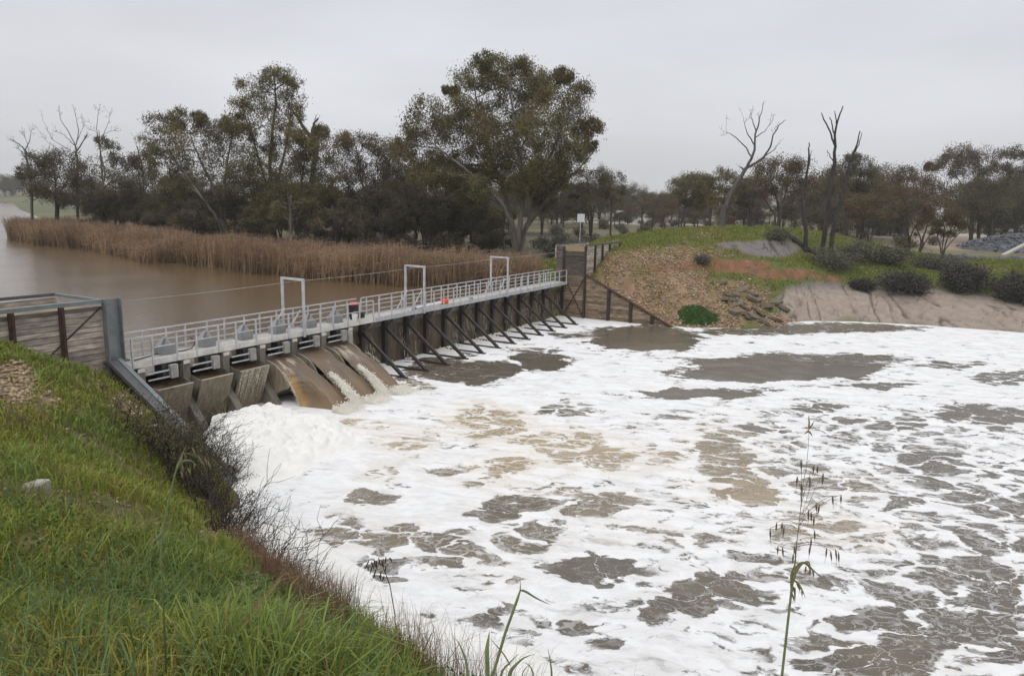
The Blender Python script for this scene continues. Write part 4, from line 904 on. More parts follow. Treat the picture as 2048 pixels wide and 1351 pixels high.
# ------------------------------------------------------------------ sign behind the far abutment
sp = at_y(1159, 488, 72.5); sg = gz(sp[0:1], sp[1:2])[0]
o = thing('sign', (sp[0], sp[1], sg), 'small pale sign on a thin post behind the far timber abutment, seen from its back', 'sign')
m = MB(); m.tube([(sp[0], sp[1], sg-.3), (sp[0]+.02, sp[1], 8.72)], .035, 8); m.build('post', M['galv'], o)
m = MB(); m.hexa([(sp[0]-.32, sp[1]-.06, 7.92), (sp[0]+.38, sp[1]-.06, 7.92), (sp[0]+.38, sp[1]-.04, 7.92), (sp[0]-.32, sp[1]-.04, 7.92), (sp[0]-.30, sp[1]-.06, 8.70), (sp[0]+.40, sp[1]-.06, 8.70), (sp[0]+.40, sp[1]-.04, 8.70), (sp[0]-.30, sp[1]-.04, 8.70)]); m.build('sign_plate', M['signface'], o)

# stranded reed stems caught on the gates
for lab, s_c, t_c in (('dead reed stems caught at the foot of the second closed gate', 4.6, .75), ('dead reed stems caught between the second and third closed gates', 5.75, .55)):
    o = thing('reed_debris', W(s_c, t_c, POOL), lab, 'reed debris', 'reed stems stranded on the gates'); m = MB()
    for _ in range(14):
        p = W(s_c+rng.normal(0, .22), t_c+rng.normal(0, .1), POOL+rng.uniform(0, .3)); q = p+np.array([rng.normal(0, .18), rng.normal(0, .12), rng.uniform(.35, .85)]); mid = (p+q)/2+rng.normal(0, .05, 3)
        m.tube([p, mid, q], [.013, .011, .004], 4, False)
    m.build('stems', mat('straw', (.22, .19, .09), .8, .3, 4), o)
# ------------------------------------------------------------------ trees
def leafmesh(name, P, tint, ln, wd, m, parent, droop=0.6):
    """rhombic leaves at P (n,3) with per-leaf colour tint (n,3)"""
    n_ = len(P); ln = ln*rng.uniform(.7, 1.3, n_)[:, None]; wd = wd*rng.uniform(.7, 1.3, n_)[:, None]
    d = rng.normal(size=(n_, 3)); d[:, 2] -= droop; d /= np.linalg.norm(d, axis=1)[:, None]
    r_ = rng.normal(size=(n_, 3)); a = np.cross(d, r_); a /= np.linalg.norm(a, axis=1)[:, None]+1e-9
    V = np.stack([P-d*ln/2, P+a*wd/2, P+d*ln/2, P-a*wd/2], 1).reshape(-1, 3)
    F = np.arange(4*n_).reshape(-1, 4)
    return npmesh(name, V, [F], m, parent, attrs={'tint': np.repeat(tint, 4, 0)})
def curve(p, q, bow, n=7, wob=0.06):
    p = np.asarray(p, float); q = np.asarray(q, float); u = np.linspace(0, 1, n)[:, None]; L_ = np.linalg.norm(q-p)
    mid = (p+q)/2+bow
    c = (1-u)**2*p+2*u*(1-u)*mid+u**2*q
    c[1:-1] += rng.normal(0, wob*L_/n*1.6, (n-2, 3))
    return c
def leafy_tree(name, label, cat, base, stems, blobs, leaf, bark, r0, leafsize=(.42, .15), sub=14, per=60, group=None, twig=True, gap=0.0, sink=0.4, shape=(1, 1, .85)):
    """stems: polylines (world) starting at the base; blobs: [(centre, radius)] crown clumps. parts: trunk, crown"""
    o = thing(name, base, label, cat, group)
    m = MB(); base = np.asarray(base, float); nodes = []
    for pl, ra_, rb_ in stems:
        pl = np.asarray(pl, float); k = len(pl); u = np.linspace(0, 1, k*4); idx = np.linspace(0, k-1, k*4)
        pts = np.stack([np.interp(idx, np.arange(k), pl[:, j]) for j in range(3)], 1); pts[1:-1] += rng.normal(0, .05*ra_+.02, (len(pts)-2, 3))
        pts[0, 2] -= sink
        rr = ra_+(rb_-ra_)*u; rr[0] *= 1.35
        m.tube(pts, rr, 7); 
        for i in range(len(pts)//3, len(pts)): nodes.append((pts[i], rr[i]))
    NP = np.array([q[0] for q in nodes]); NR = np.array([q[1] for q in nodes])
    LP = []; LT = []
    for c, r in blobs:
        c = np.asarray(c, float); r = r*1.12
        dd = np.linalg.norm((NP-c)*np.array([1, 1, 1]), axis=1)+np.where(NP[:, 2] > c[2]-.3*r, 4*r, 0)
        j = int(np.argmin(dd)); p0 = NP[j]; L_ = np.linalg.norm(c-p0); rr0 = min(NR[j]*.8, .03+.022*L_)
        limb = curve(p0, c, np.array([0, 0, .08*L_])+rng.normal(0, .06*L_, 3), 7); m.tube(limb, np.linspace(rr0, .035, 7), 5)
        sq_ = np.array([rng.uniform(.8, 1.35), rng.uniform(.8, 1.2), rng.uniform(.7, 1.05)]); tone = rng.uniform(.85, 1.18); hue = rng.normal(-.01, .035)
        for _ in range(int(sub*1.45)):
            v = rng.normal(size=3); v /= np.linalg.norm(v); v *= rng.uniform(.35, 1.0)**.6
            q = c+v*r*np.array(shape)*sq_
            if twig and rng.random() < .55:
                tw = curve(limb[rng.integers(3, 7)], q, rng.normal(0, .1*r, 3), 4); m.tube(tw, np.linspace(.04, .012, 4), 4)
            if rng.random() < gap+.10: continue
            sr = r*rng.uniform(.24, .44); kk = int(per*1.95*rng.uniform(.6, 1.4))
            w_ = rng.normal(size=(kk, 3))*sr*np.array([.62, .62, .55]); w_[:, 2] -= np.abs(rng.normal(0, .5*sr, kk))
            LP.append(q+w_); t_ = tone*rng.uniform(.72, 1.28)*rng.uniform(.75, 1.25, (kk, 1)); LT.append(t_*np.array([1+hue, 1, 1-hue])[None])
    m.build('trunk', bark, o, smooth=True)
    leafmesh('crown', np.concatenate(LP), np.concatenate(LT), leafsize[0]*.86, leafsize[1]*.66, leaf, o, 1.1)
    return o
def pb(L, Y, spread=0.55, jitter=True):
    """crown clumps read off the photograph: (px, py, r px) at distance Y, spread in depth"""
    out = []
    xs = [q[0] for q in L]; wid = (max(xs)-min(xs))*Y/FPX*.5+1
    for x, y, r in L:
        dy = rng.uniform(-1, 1)*wid*spread
        out.append((at_y(x, y, Y+dy), r*Y/FPX))
    return out
def gpt(x, y, Y, sink=0.0):
    p = at_y(x, y, Y); g = gz(p[0:1], p[1:2])[0]; return np.array([p[0], p[1], g-sink])
def stem(base, L, Y, r0, r1):
    return ([base]+[at_y(x, y, Y+dy) for x, y, dy in L], r0, r1)
# big river red gum standing beside the reeds
Y = 92; b0 = gpt(1035, 505, Y)
bl = [(971, 120, 20), (945, 146, 27), (998, 138, 30), (1042, 133, 24), (1124, 150, 21), (1088, 160, 27), (1158, 186, 25), (1018, 179, 36), (1107, 196, 30), (865, 222, 32), (916, 214, 30), (833, 262, 28), (882, 264, 40), (950, 240, 40), (1073, 237, 42), (1148, 233, 33), (1180, 250, 19), (998, 285, 36), (1052, 278, 32), (1120, 281, 34), (1178, 288, 13), (933, 298, 36), (1035, 319, 34), (1086, 325, 32), (1127, 349, 26), (984, 332, 30), (1086, 366, 24), (812, 293, 26), (860, 318, 28), (1160, 262, 18), (905, 180, 14), (970, 160, 28), (1060, 160, 26), (900, 330, 26), (960, 372, 24), (1040, 372, 26), (1010, 350, 30), (1060, 348, 28), (915, 362, 24), (850, 345, 24), (1015, 250, 34), (905, 255, 34), (1105, 250, 34), (1065, 200, 34), (985, 215, 34), (960, 350, 30), (930, 345, 28), (1085, 395, 22), (880, 350, 26), (940, 390, 22), (1110, 330, 30), (1145, 300, 28), (1010, 310, 36), (975, 255, 34), (1045, 235, 34)]
leafy_tree('gum_tree', 'tallest broad gum tree with pale forked trunks beside the far end of the reeds', 'tree', b0,
  [stem(b0, [(1026, 470, 0), (1020, 430, 1), (1008, 380, 1), (985, 320, 1), (960, 250, 2), (950, 180, 2)], Y, .46, .08), stem(b0, [(1038, 470, -1), (1045, 400, -1), (1042, 330, -2), (1028, 240, -2), (1015, 150, -2)], Y, .42, .08),
   stem(b0, [(1045, 475, 1), (1060, 430, 2), (1078, 370, 2), (1110, 290, 3), (1140, 220, 3)], Y, .38, .07), stem(b0, [(1030, 460, -1), (1005, 410, -3), (965, 365, -4), (920, 330, -5), (870, 290, -5)], Y, .38, .08), stem(b0, [(1050, 460, 0), (1085, 410, -2), (1120, 370, -3), (1165, 330, -3), (1190, 300, -3)], Y, .26, .05)],
  pb(bl, Y, .5), M['olive'], M['palebark'], .6, (.40, .14), 17, 62, gap=.12)
# tall gum with an open crown on the left
Y = 118; b0 = gpt(548, 455, Y)
leafy_tree('gum_tree', 'tall slender gum tree with an open crown, second highest in the line', 'tree', b0,
  [stem(b0, [(545, 400, 0), (540, 330, 0), (545, 260, 0), (552, 200, 0), (548, 150, 1)], Y, .42, .08), stem(b0, [(552, 380, 1), (570, 300, 1), (580, 240, 1), (585, 190, 2)], Y, .3, .06), stem(b0, [(530, 360, -1), (510, 290, -2), (495, 230, -2)], Y, .26, .06)],
  pb([(545, 145, 20), (520, 160, 22), (570, 158, 24), (498, 185, 26), (530, 185, 28), (585, 190, 26), (478, 212, 22), (510, 218, 28), (555, 215, 30), (592, 222, 20), (535, 250, 28), (495, 250, 24), (575, 248, 22), (470, 240, 18), (560, 285, 20), (515, 285, 22), (540, 310, 20), (590, 160, 14)], Y, .5), M['olive'], M['bark'], .4, (.46, .15), 13, 48, gap=.22)
Y = 112; b0 = gpt(450, 458, Y)
leafy_tree('gum_tree', 'broad olive gum tree with pale leaning limbs left of the slender gum', 'tree', b0,
  [stem(b0, [(440, 420, 0), (425, 370, 0), (400, 320, 1), (380, 270, 1)], Y, .36, .07), stem(b0, [(448, 410, 1), (450, 360, 1), (458, 310, 1), (465, 260, 1)], Y, .32, .06), stem(b0, [(430, 430, -1), (400, 390, -2), (365, 340, -2), (330, 290, -2)], Y, .28, .06)],
  pb([(325, 245, 24), (355, 236, 20), (318, 280, 26), (350, 275, 30), (390, 250, 26), (415, 262, 26), (440, 258, 24), (385, 300, 36), (430, 305, 34), (340, 322, 30), (470, 290, 30), (470, 250, 20), (380, 350, 32), (430, 352, 34), (475, 340, 30), (315, 310, 22), (400, 235, 14), (345, 365, 28)], Y, .5), M['olive'], M['palebark'], .36, (.44, .15), 15, 55, gap=.12)
Y = 108; b0 = gpt(595, 460, Y)
leafy_tree('gum_tree', 'mid height bushy gum tree under the slender gum with the broken limb behind it', 'tree', b0,
  [stem(b0, [(598, 410, 0), (605, 350, 0), (612, 300, 1)], Y, .3, .06), stem(b0, [(585, 420, -1), (560, 370, -1), (530, 330, -2)], Y, .24, .05)],
  pb([(520, 325, 28), (540, 355, 34), (575, 330, 30), (600, 300, 26), (620, 275, 22), (640, 300, 26), (610, 345, 34), (650, 335, 28), (570, 385, 32), (625, 385, 32), (530, 395, 26), (660, 370, 24), (590, 270, 18), (640, 260, 14), (500, 365, 28)], Y, .5), M['olive'], M['bark'], .3, (.42, .15), 15, 58, gap=.08)
Y = 113; b0 = gpt(735, 465, Y)
leafy_tree('gum_tree', 'dark reddish gum tree between the bushy gum and the tallest gum', 'tree', b0,
  [stem(b0, [(732, 420, 0), (725, 370, 0), (715, 310, 1)], Y, .3, .05), stem(b0, [(745, 410, 1), (765, 360, 1), (785, 310, 1)], Y, .27, .05), stem(b0, [(715, 430, -1), (690, 380, -1)], Y, .2, .04)],
  pb([(688, 285, 22), (705, 278, 20), (735, 285, 24), (765, 292, 24), (795, 300, 22), (700, 320, 28), (740, 325, 32), (780, 330, 28), (680, 345, 24), (720, 360, 28), (765, 365, 28), (800, 345, 26), (690, 385, 22), (745, 392, 22)], Y, .5), M['brownleaf'], M['bark'], .3, (.42, .15), 14, 52, gap=.12)
Y = 104; b0 = gpt(850, 470, Y)
leafy_tree('gum_tree', 'low dark spreading tree in the shade left of the tallest gum', 'tree', b0,
  [stem(b0, [(852, 430, 0), (850, 390, 0), (835, 345, 0)], Y, .25, .05), stem(b0, [(862, 430, 1), (885, 395, 1), (915, 370, 1)], Y, .22, .05), stem(b0, [(838, 440, 0), (810, 400, -1)], Y, .2, .04)],
  pb([(820, 340, 26), (850, 350, 28), (885, 360, 28), (915, 375, 26), (810, 380, 26), (845, 390, 28), (885, 402, 26), (930, 408, 24), (965, 400, 22), (790, 360, 22), (955, 425, 18)], Y, .5), M['darkleaf'], M['bark'], .25, (.40, .14), 13, 46, gap=.15)
Y = 128; b0 = gpt(110, 420, Y)
leafy_tree('gum_tree', 'low grey brown gum tree behind the left end of the reeds', 'tree', b0,
  [stem(b0, [(112, 390, 0), (110, 350, 0), (95, 320, 0)], Y, .3, .05), stem(b0, [(118, 390, 1), (140, 350, 1)], Y, .25, .05)],
  pb([(70, 325, 22), (95, 310, 24), (125, 318, 26), (80, 350, 26), (115, 348, 28), (150, 335, 26), (100, 378, 26), (140, 372, 28), (75, 378, 22), (165, 360, 24), (55, 345, 16), (130, 400, 20)], Y, .5), M['greyleaf'], M['bark'], .3, (.5, .17), 13, 46, gap=.1)
Y = 122; b0 = gpt(205, 440, Y)
leafy_tree('gum_tree', 'gum tree with a thin white forked trunk left of the olive gum', 'tree', b0,
  [stem(b0, [(197, 420, 0), (203, 390, 0), (210, 350, 0), (200, 300, 0), (198, 260, 0)], Y, .24, .05), stem(b0, [(190, 410, 0), (178, 390, 0), (160, 375, 0)], Y, .16, .04)],
  pb([(205, 285, 14), (220, 295, 16), (230, 318, 18), (190, 330, 20), (215, 340, 22), (245, 345, 22), (185, 365, 20), (235, 375, 24), (265, 360, 22)], Y, .5), M['greyleaf'], M['palebark'], .24, (.46, .15), 11, 38, gap=.25)
Y = 126; b0 = gpt(285, 440, Y)
leafy_tree('gum_tree', 'dull grey brown tree filling the gap between white trunk and olive gum', 'tree', b0,
  [stem(b0, [(285, 410, 0), (280, 370, 0), (275, 330, 0)], Y, .3, .05), stem(b0, [(295, 400, 0), (320, 370, 0)], Y, .22, .05)],
  pb([(260, 325, 20), (285, 335, 24), (255, 360, 26), (290, 370, 28), (320, 360, 26), (270, 395, 24), (310, 400, 26), (345, 395, 26), (240, 400, 20), (365, 385, 24)], Y, .5), M['greyleaf'], M['bark'], .3, (.48, .16), 13, 48, gap=.1)
# ------------------------------------------------------------------ bare and dead trees
def bare_tree(name, label, base, limbs, m_, group=None, twigs=5, tl=1.2, cat='dead tree'):
    """limbs: [polyline, r0, r1]; the main one first. twigs fork off the upper halves"""
    o = thing(name, base, label, cat, group); first = True
    mt = MB(); mb_ = MB()
    for pl, ra_, rb_ in limbs:
        pl = np.asarray(pl, float); k = len(pl); idx = np.linspace(0, k-1, k*3)
        pts = np.stack([np.interp(idx, np.arange(k), pl[:, j]) for j in range(3)], 1); pts[1:-1] += rng.normal(0, .035, (len(pts)-2, 3))+rng.normal(0, ra_*.12, (len(pts)-2, 3))
        if first: pts[0, 2] -= .4
        (mt if first else mb_).tube(pts, np.linspace(ra_, rb_, len(pts)), 6)
        nt = twigs if not first else twigs//2
        for _ in range(nt):
            i = rng.integers(len(pts)//2, len(pts)); d = pts[min(i+1, len(pts)-1)]-pts[max(i-1, 0)]; d /= np.linalg.norm(d)+1e-9
            q = pts[i]+(d*.7+rng.normal(0, .55, 3)+np.array([0, 0, .35]))*tl*rng.uniform(.5, 1.3)
            tw = curve(pts[i], q, rng.normal(0, .12*tl, 3), 5, .12); mb_.tube(tw, np.linspace(max(.02, rb_*.8), .012, 5), 4)
            for _ in range(2):
                j = rng.integers(2, 5); q2 = tw[j]+(rng.normal(0, .5, 3)+np.array([0, 0, .4]))*tl*.5; mb_.tube(curve(tw[j], q2, rng.normal(0, .05, 3), 4), np.linspace(.022, .010, 4), 4)
        first = False
    mt.build('trunk', m_, o, smooth=True)
    if mb_.v: mb_.build('branches', m_, o, smooth=True)
    return o
def BL(L, Y): return [at_y(x, y, Y+d) for x, y, d in L]
Y = 104; b0 = gpt(1442, 458, Y)
bare_tree('dead_tree', 'bare grey dead tree leaning right with wide forked branches above the plain', b0, [
  ([b0]+BL([(1448, 425, 0), (1462, 385, 0), (1480, 355, 0), (1494, 335, 0)], Y), .40, .24), (BL([(1494, 335, 0), (1508, 305, .5), (1510, 270, 1), (1518, 240, 1), (1525, 218, 1)], Y), .20, .04), (BL([(1494, 335, 0), (1525, 318, -.5), (1540, 295, -1), (1546, 270, -1), (1560, 248, -1), (1572, 240, -1)], Y), .19, .03),
  (BL([(1504, 318, 0), (1495, 298, .5), (1478, 280, 1), (1462, 268, 1), (1452, 265, 1)], Y), .11, .03), (BL([(1509, 290, .5), (1494, 265, 0), (1487, 240, 0)], Y), .09, .025), (BL([(1512, 262, 1), (1505, 240, 1), (1500, 222, 1)], Y), .08, .02), (BL([(1530, 312, -.5), (1548, 300, -1.5), (1558, 285, -2)], Y), .08, .02), (BL([(1510, 275, 1), (1530, 262, 2), (1545, 242, 2)], Y), .08, .02)], M['deadwood'], twigs=3, tl=1.0)
Y = 80; b0 = gpt(1612, 496, Y)
bare_tree('dead_tree', 'single thin charred trunk on the green bank, left of the burnt pair', b0, [([b0]+BL([(1612, 460, 0), (1606, 420, 0), (1606, 385, .3), (1614, 340, .3), (1619, 305, .3), (1618, 285, .3)], Y), .24, .05), (BL([(1606, 400, 0), (1590, 380, .5), (1578, 360, 1)], Y), .06, .02), (BL([(1618, 325, 0), (1624, 300, -.5)], Y), .05, .02)], M['burnt'], 'burnt trunks on the far bank', twigs=1, tl=.5)
b0 = gpt(1644, 497, Y)
bare_tree('dead_tree', 'tallest charred trunk on the green bank, forking into upright bare limbs', b0, [([b0]+BL([(1651, 455, 0), (1659, 400, 0), (1665, 350, 0), (1669, 315, 0)], Y), .27, .18), (BL([(1669, 315, 0), (1669, 275, 0), (1676, 240, 0), (1686, 212, 0)], Y), .16, .05), (BL([(1669, 290, 0), (1660, 265, 0), (1648, 240, 0), (1643, 226, 0)], Y), .10, .045), (BL([(1670, 275, 0), (1664, 250, .5), (1660, 234, .5)], Y), .08, .04), (BL([(1674, 250, 0), (1671, 232, 0), (1669, 222, 0)], Y), .07, .03), (BL([(1667, 325, 0), (1660, 312, 0), (1655, 300, 0)], Y), .06, .03)], M['burnt'], 'burnt trunks on the far bank', twigs=0)
b0 = gpt(1660, 498, Y-.6)
bare_tree('dead_tree', 'charred trunk leaning right beside the tallest burnt trunk', b0, [([b0]+BL([(1668, 455, -.6), (1680, 410, -.6), (1692, 360, -.6), (1700, 325, -.6)], Y), .26, .14), (BL([(1700, 325, -.6), (1712, 295, -.6), (1720, 262, -.6)], Y), .12, .05), (BL([(1704, 315, -.6), (1718, 290, -.3), (1724, 265, -.3)], Y), .07, .03), (BL([(1690, 370, -.6), (1684, 345, -1), (1686, 325, -1)], Y), .05, .02)], M['burnt'], 'burnt trunks on the far bank', twigs=0)
Y = 124; b0 = gpt(612, 455, Y)
bare_tree('dead_tree', 'thick broken dead limb jutting above the crowns right of the slender gum', b0, [([b0]+BL([(620, 400, 0), (628, 330, 0), (632, 290, 0)], Y), .55, .45), (BL([(632, 290, 0), (612, 262, 0), (598, 240, 0), (582, 215, 0)], Y), .42, .14), (BL([(630, 290, 0), (624, 265, 0), (628, 245, 0), (637, 236, 0)], Y), .30, .12)], M['deadwood'], twigs=2, tl=1)
for lab, bx, by, Y, LL in (
  ('jagged broken dead trunk at the left edge of the tree line', 60, 410, 126, [([(62, 370), (56, 330), (50, 300)], .35, .2), ([(50, 300), (38, 288), (25, 280)], .16, .06), ([(50, 300), (60, 280), (62, 262)], .13, .04), ([(54, 320), (40, 300), (32, 296)], .1, .04), ([(58, 300), (50, 275), (40, 262)], .07, .02)]),
  ('bare dead tree with tangled upright branches behind the left crowns', 152, 420, 134, [([(155, 370), (155, 320), (150, 290)], .35, .18), ([(150, 290), (138, 265), (122, 240), (118, 222)], .14, .03), ([(152, 290), (158, 262), (152, 235), (150, 220)], .13, .03), ([(155, 300), (168, 280), (176, 268)], .18, .08), ([(148, 290), (128, 270), (112, 262)], .1, .03), ([(155, 280), (166, 255), (170, 240)], .08, .02), ([(140, 300), (105, 280), (85, 240)], .09, .02), ([(120, 300), (95, 285), (78, 262)], .07, .02)]),
  ('bare forked dead branches rising above the thin white trunk', 204, 430, 128, [([(206, 380), (202, 320), (198, 280)], .24, .13), ([(198, 280), (193, 255), (196, 230), (200, 212)], .10, .02), ([(200, 285), (210, 262), (218, 240), (220, 225)], .09, .02), ([(198, 275), (190, 262), (178, 258)], .06, .02), ([(204, 270), (222, 262), (232, 262)], .06, .02)]),
  ('small broken dead spar above the crowns left of the olive gum', 290, 430, 134, [([(288, 380), (284, 330), (274, 292)], .26, .14), ([(278, 305), (280, 285), (281, 270)], .06, .02), ([(276, 300), (270, 285), (268, 275)], .05, .02)])):
    b0 = gpt(bx, by, Y); limbs = []
    for i, (L_, a, c) in enumerate(LL):
        q = [at_y(x, y, Y+rng.uniform(-.5, .5)*(i > 0)) for x, y in L_]
        limbs.append((([b0] if i == 0 else [])+q, a*.7, c*.7))
    bare_tree('dead_tree', lab, b0, limbs, M['deadwood'], 'dead trees in the left tree line', twigs=5, tl=.85)
Y = 150; b0 = gpt(1283, 444, Y)
bare_tree('bare_tree', 'small leafless spreading tree standing alone on the plain by a pale clay pan', b0, [([b0]+BL([(1284, 430, 0), (1286, 420, 0)], Y), .16, .12), (BL([(1286, 420, 0), (1296, 408, 0), (1312, 400, 0)], Y), .09, .02), (BL([(1286, 420, 0), (1280, 405, 0), (1268, 396, 0)], Y), .09, .02), (BL([(1286, 418, 0), (1290, 402, 0), (1288, 392, 0)], Y), .07, .02), (BL([(1284, 425, 0), (1300, 415, 0), (1320, 410, 0)], Y), .06, .02)], M['twig'], twigs=6, tl=1.4, cat='bare tree')
# ------------------------------------------------------------------ trees on the right and beyond
def small_tree(label, bx, by, Y, stems, blobs, leaf, bark=None, r0=.2, group=None, per=44, sub=12, gap=.1, ls=(.36, .12)):
    b0 = gpt(bx, by, Y)
    sts = [stem(b0, [(x, y, rng.uniform(-.8, .8)) for x, y in L_], Y, r0*k, .04) for L_, k in stems]
    return leafy_tree('gum_tree', label, 'tree', b0, sts, pb(blobs, Y, .5), leaf, bark or M['bark'], r0, ls, sub, per, group, gap=gap, shape=(1, 1, .6))
small_tree('umbrella crowned dark gum behind the green bank, right of the leaning dead tree', 1558, 452, 118, [([(1558, 420), (1552, 385), (1535, 350)], 1), ([(1562, 420), (1572, 380), (1585, 345)], .9), ([(1550, 430), (1530, 400), (1520, 375)], .6)],
  [(1530, 338, 24), (1552, 328, 26), (1578, 334, 22), (1598, 325, 24), (1520, 358, 22), (1548, 352, 24), (1580, 358, 24), (1605, 350, 22), (1535, 378, 18), (1600, 380, 18), (1615, 365, 18)], M['brownleaf'], None, .28, ls=(.42, .14))
small_tree('dark gum crown behind the burnt trunks', 1695, 455, 122, [([(1692, 420), (1685, 380), (1680, 340)], 1), ([(1700, 420), (1715, 370), (1722, 335)], .8)],
  [(1668, 345, 22), (1692, 335, 24), (1716, 325, 24), (1735, 345, 22), (1660, 370, 20), (1695, 365, 24), (1725, 372, 22), (1745, 372, 18), (1700, 395, 18), (1705, 312, 14)], M['greyleaf'], None, .26, ls=(.42, .14))
for lab, bx, by, Y, st_, bl_, lf in (
  ('small brown leafed tree on the right bank nearest the burnt trunks', 1737, 508, 92, [([(1735, 470), (1728, 440)], 1), ([(1742, 475), (1762, 440)], .8)], [(1710, 405, 20), (1738, 395, 24), (1765, 402, 20), (1720, 425, 20), (1752, 425, 20), (1776, 428, 14), (1700, 428, 14)], 'brownleaf'),
  ('thin stemmed tree on the right bank, middle of three before the sandy flat', 1818, 505, 95, [([(1818, 470), (1806, 440)], 1), ([(1822, 470), (1838, 440)], .8)], [(1792, 415, 20), (1818, 408, 22), (1845, 418, 20), (1800, 440, 18), (1835, 440, 18), (1780, 432, 14)], 'greyleaf'),
  ('brown tree with forked stems on the right bank in front of the sandy flat', 1838, 512, 90, [([(1848, 470), (1858, 440)], 1), ([(1842, 480), (1832, 450)], .7), ([(1850, 485), (1875, 450)], .6)], [(1850, 412, 20), (1875, 405, 22), (1898, 418, 20), (1862, 435, 20), (1890, 440, 20), (1845, 440, 14)], 'brownleaf'),
  ('spindly orange brown bush on the right bank by the sandy flat', 1884, 514, 88, [([(1880, 490), (1872, 460)], .6), ([(1890, 490), (1905, 450)], .6), ([(1892, 495), (1925, 460)], .5), ([(1885, 490), (1890, 450)], .5)], [(1900, 430, 18), (1922, 425, 18), (1885, 445, 16), (1912, 450, 18), (1935, 445, 14), (1895, 465, 12), (1872, 460, 10)], 'brownleaf')):
    small_tree(lab, bx, by, Y, st_, bl_, M[lf], None, .16, per=40, sub=10, gap=.2, ls=(.30, .10))
small_tree('large umbrella shaped gum high on the right with open limbs', 1945, 462, 165, [([(1942, 420), (1930, 380), (1905, 340)], 1), ([(1948, 420), (1955, 370), (1960, 330)], .9), ([(1935, 430), (1915, 400), (1890, 355)], .6)],
  [(1875, 322, 18), (1898, 308, 22), (1925, 300, 24), (1952, 304, 22), (1970, 318, 20), (1905, 328, 22), (1940, 325, 24), (1865, 332, 12), (1965, 340, 18), (1915, 350, 18)], M['brownleaf'], None, .4, ls=(.55, .18), gap=.15)
small_tree('open limbed gum at the right edge of the photograph', 2035, 462, 158, [([(2032, 420), (2025, 370), (2015, 330)], 1), ([(2038, 420), (2045, 360)], .8)],
  [(2010, 308, 18), (2035, 302, 20), (2060, 310, 22), (2000, 330, 18), (2030, 335, 22), (2060, 345, 24), (2015, 365, 18), (2045, 380, 20)], M['greyleaf'], None, .4, ls=(.55, .18), gap=.2)
small_tree('dense brown gum mass between the umbrella gum and the burnt trunks', 1815, 455, 150, [([(1815, 420), (1800, 380)], 1), ([(1820, 420), (1845, 370)], 1)],
  [(1785, 360, 22), (1808, 345, 22), (1835, 350, 24), (1860, 358, 24), (1790, 385, 24), (1825, 382, 26), (1860, 390, 26), (1885, 375, 22), (1765, 378, 20), (1800, 410, 22), (1890, 402, 22)], M['brownleaf'], None, .35, ls=(.5, .17), gap=.05, per=50)
small_tree('grey brown gum behind the orange bush at the right', 1985, 465, 140, [([(1985, 430), (1975, 395)], 1), ([(1990, 430), (2005, 390)], .8)],
  [(1940, 380, 22), (1965, 368, 22), (1990, 375, 24), (2015, 385, 24), (1955, 405, 24), (1990, 408, 26), (2025, 415, 24), (2045, 400, 20), (1930, 410, 18), (1965, 435, 18)], M['greyleaf'], None, .32, ls=(.46, .15), gap=.08)
small_tree('sparse dark gum just right of the tallest gum, behind the sign', 1182, 470, 112, [([(1182, 430), (1180, 390), (1172, 350)], 1), ([(1186, 430), (1200, 380)], .7), ([(1178, 440), (1165, 400)], .6)],
  [(1165, 350, 18), (1188, 342, 20), (1208, 350, 18), (1160, 375, 18), (1188, 375, 20), (1212, 378, 18), (1175, 398, 14), (1150, 390, 12)], M['greyleaf'], None, .24, gap=.25)
small_tree('slim gum with a small crown, second right of the tallest gum', 1222, 455, 125, [([(1222, 410), (1220, 370)], 1), ([(1224, 400), (1236, 370)], .6)],
  [(1210, 362, 16), (1230, 352, 16), (1222, 378, 18), (1240, 378, 14), (1205, 385, 12)], M['greyleaf'], None, .18, gap=.15)
small_tree('pair stemmed olive gum on the plain, left of the leaning dead tree', 1360, 448, 140, [([(1358, 410), (1372, 370)], .8), ([(1368, 420), (1395, 375)], .7)],
  [(1362, 362, 18), (1385, 355, 20), (1408, 365, 20), (1355, 385, 16), (1385, 380, 20), (1412, 388, 18), (1375, 402, 14), (1400, 408, 14)], M['olive'], None, .2, ls=(.44, .15), gap=.12)
small_tree('thin olive gum close behind the leaning dead tree', 1420, 448, 132, [([(1420, 410), (1428, 370)], .8), ([(1424, 410), (1445, 370)], .6)],
  [(1420, 355, 16), (1442, 345, 18), (1465, 352, 18), (1430, 375, 18), (1460, 378, 18), (1425, 398, 14), (1480, 365, 14), (1448, 400, 14)], M['olive'], None, .2, ls=(.44, .15), gap=.2)
small_tree('slender gum with twin stems right of the leaning dead tree', 1500, 450, 136, [([(1500, 410), (1495, 380)], .8), ([(1505, 410), (1512, 370)], .6)],
  [(1485, 375, 14), (1505, 362, 16), (1500, 390, 16), (1520, 388, 14), (1490, 405, 12)], M['greyleaf'], None, .17, ls=(.44, .15), gap=.25)
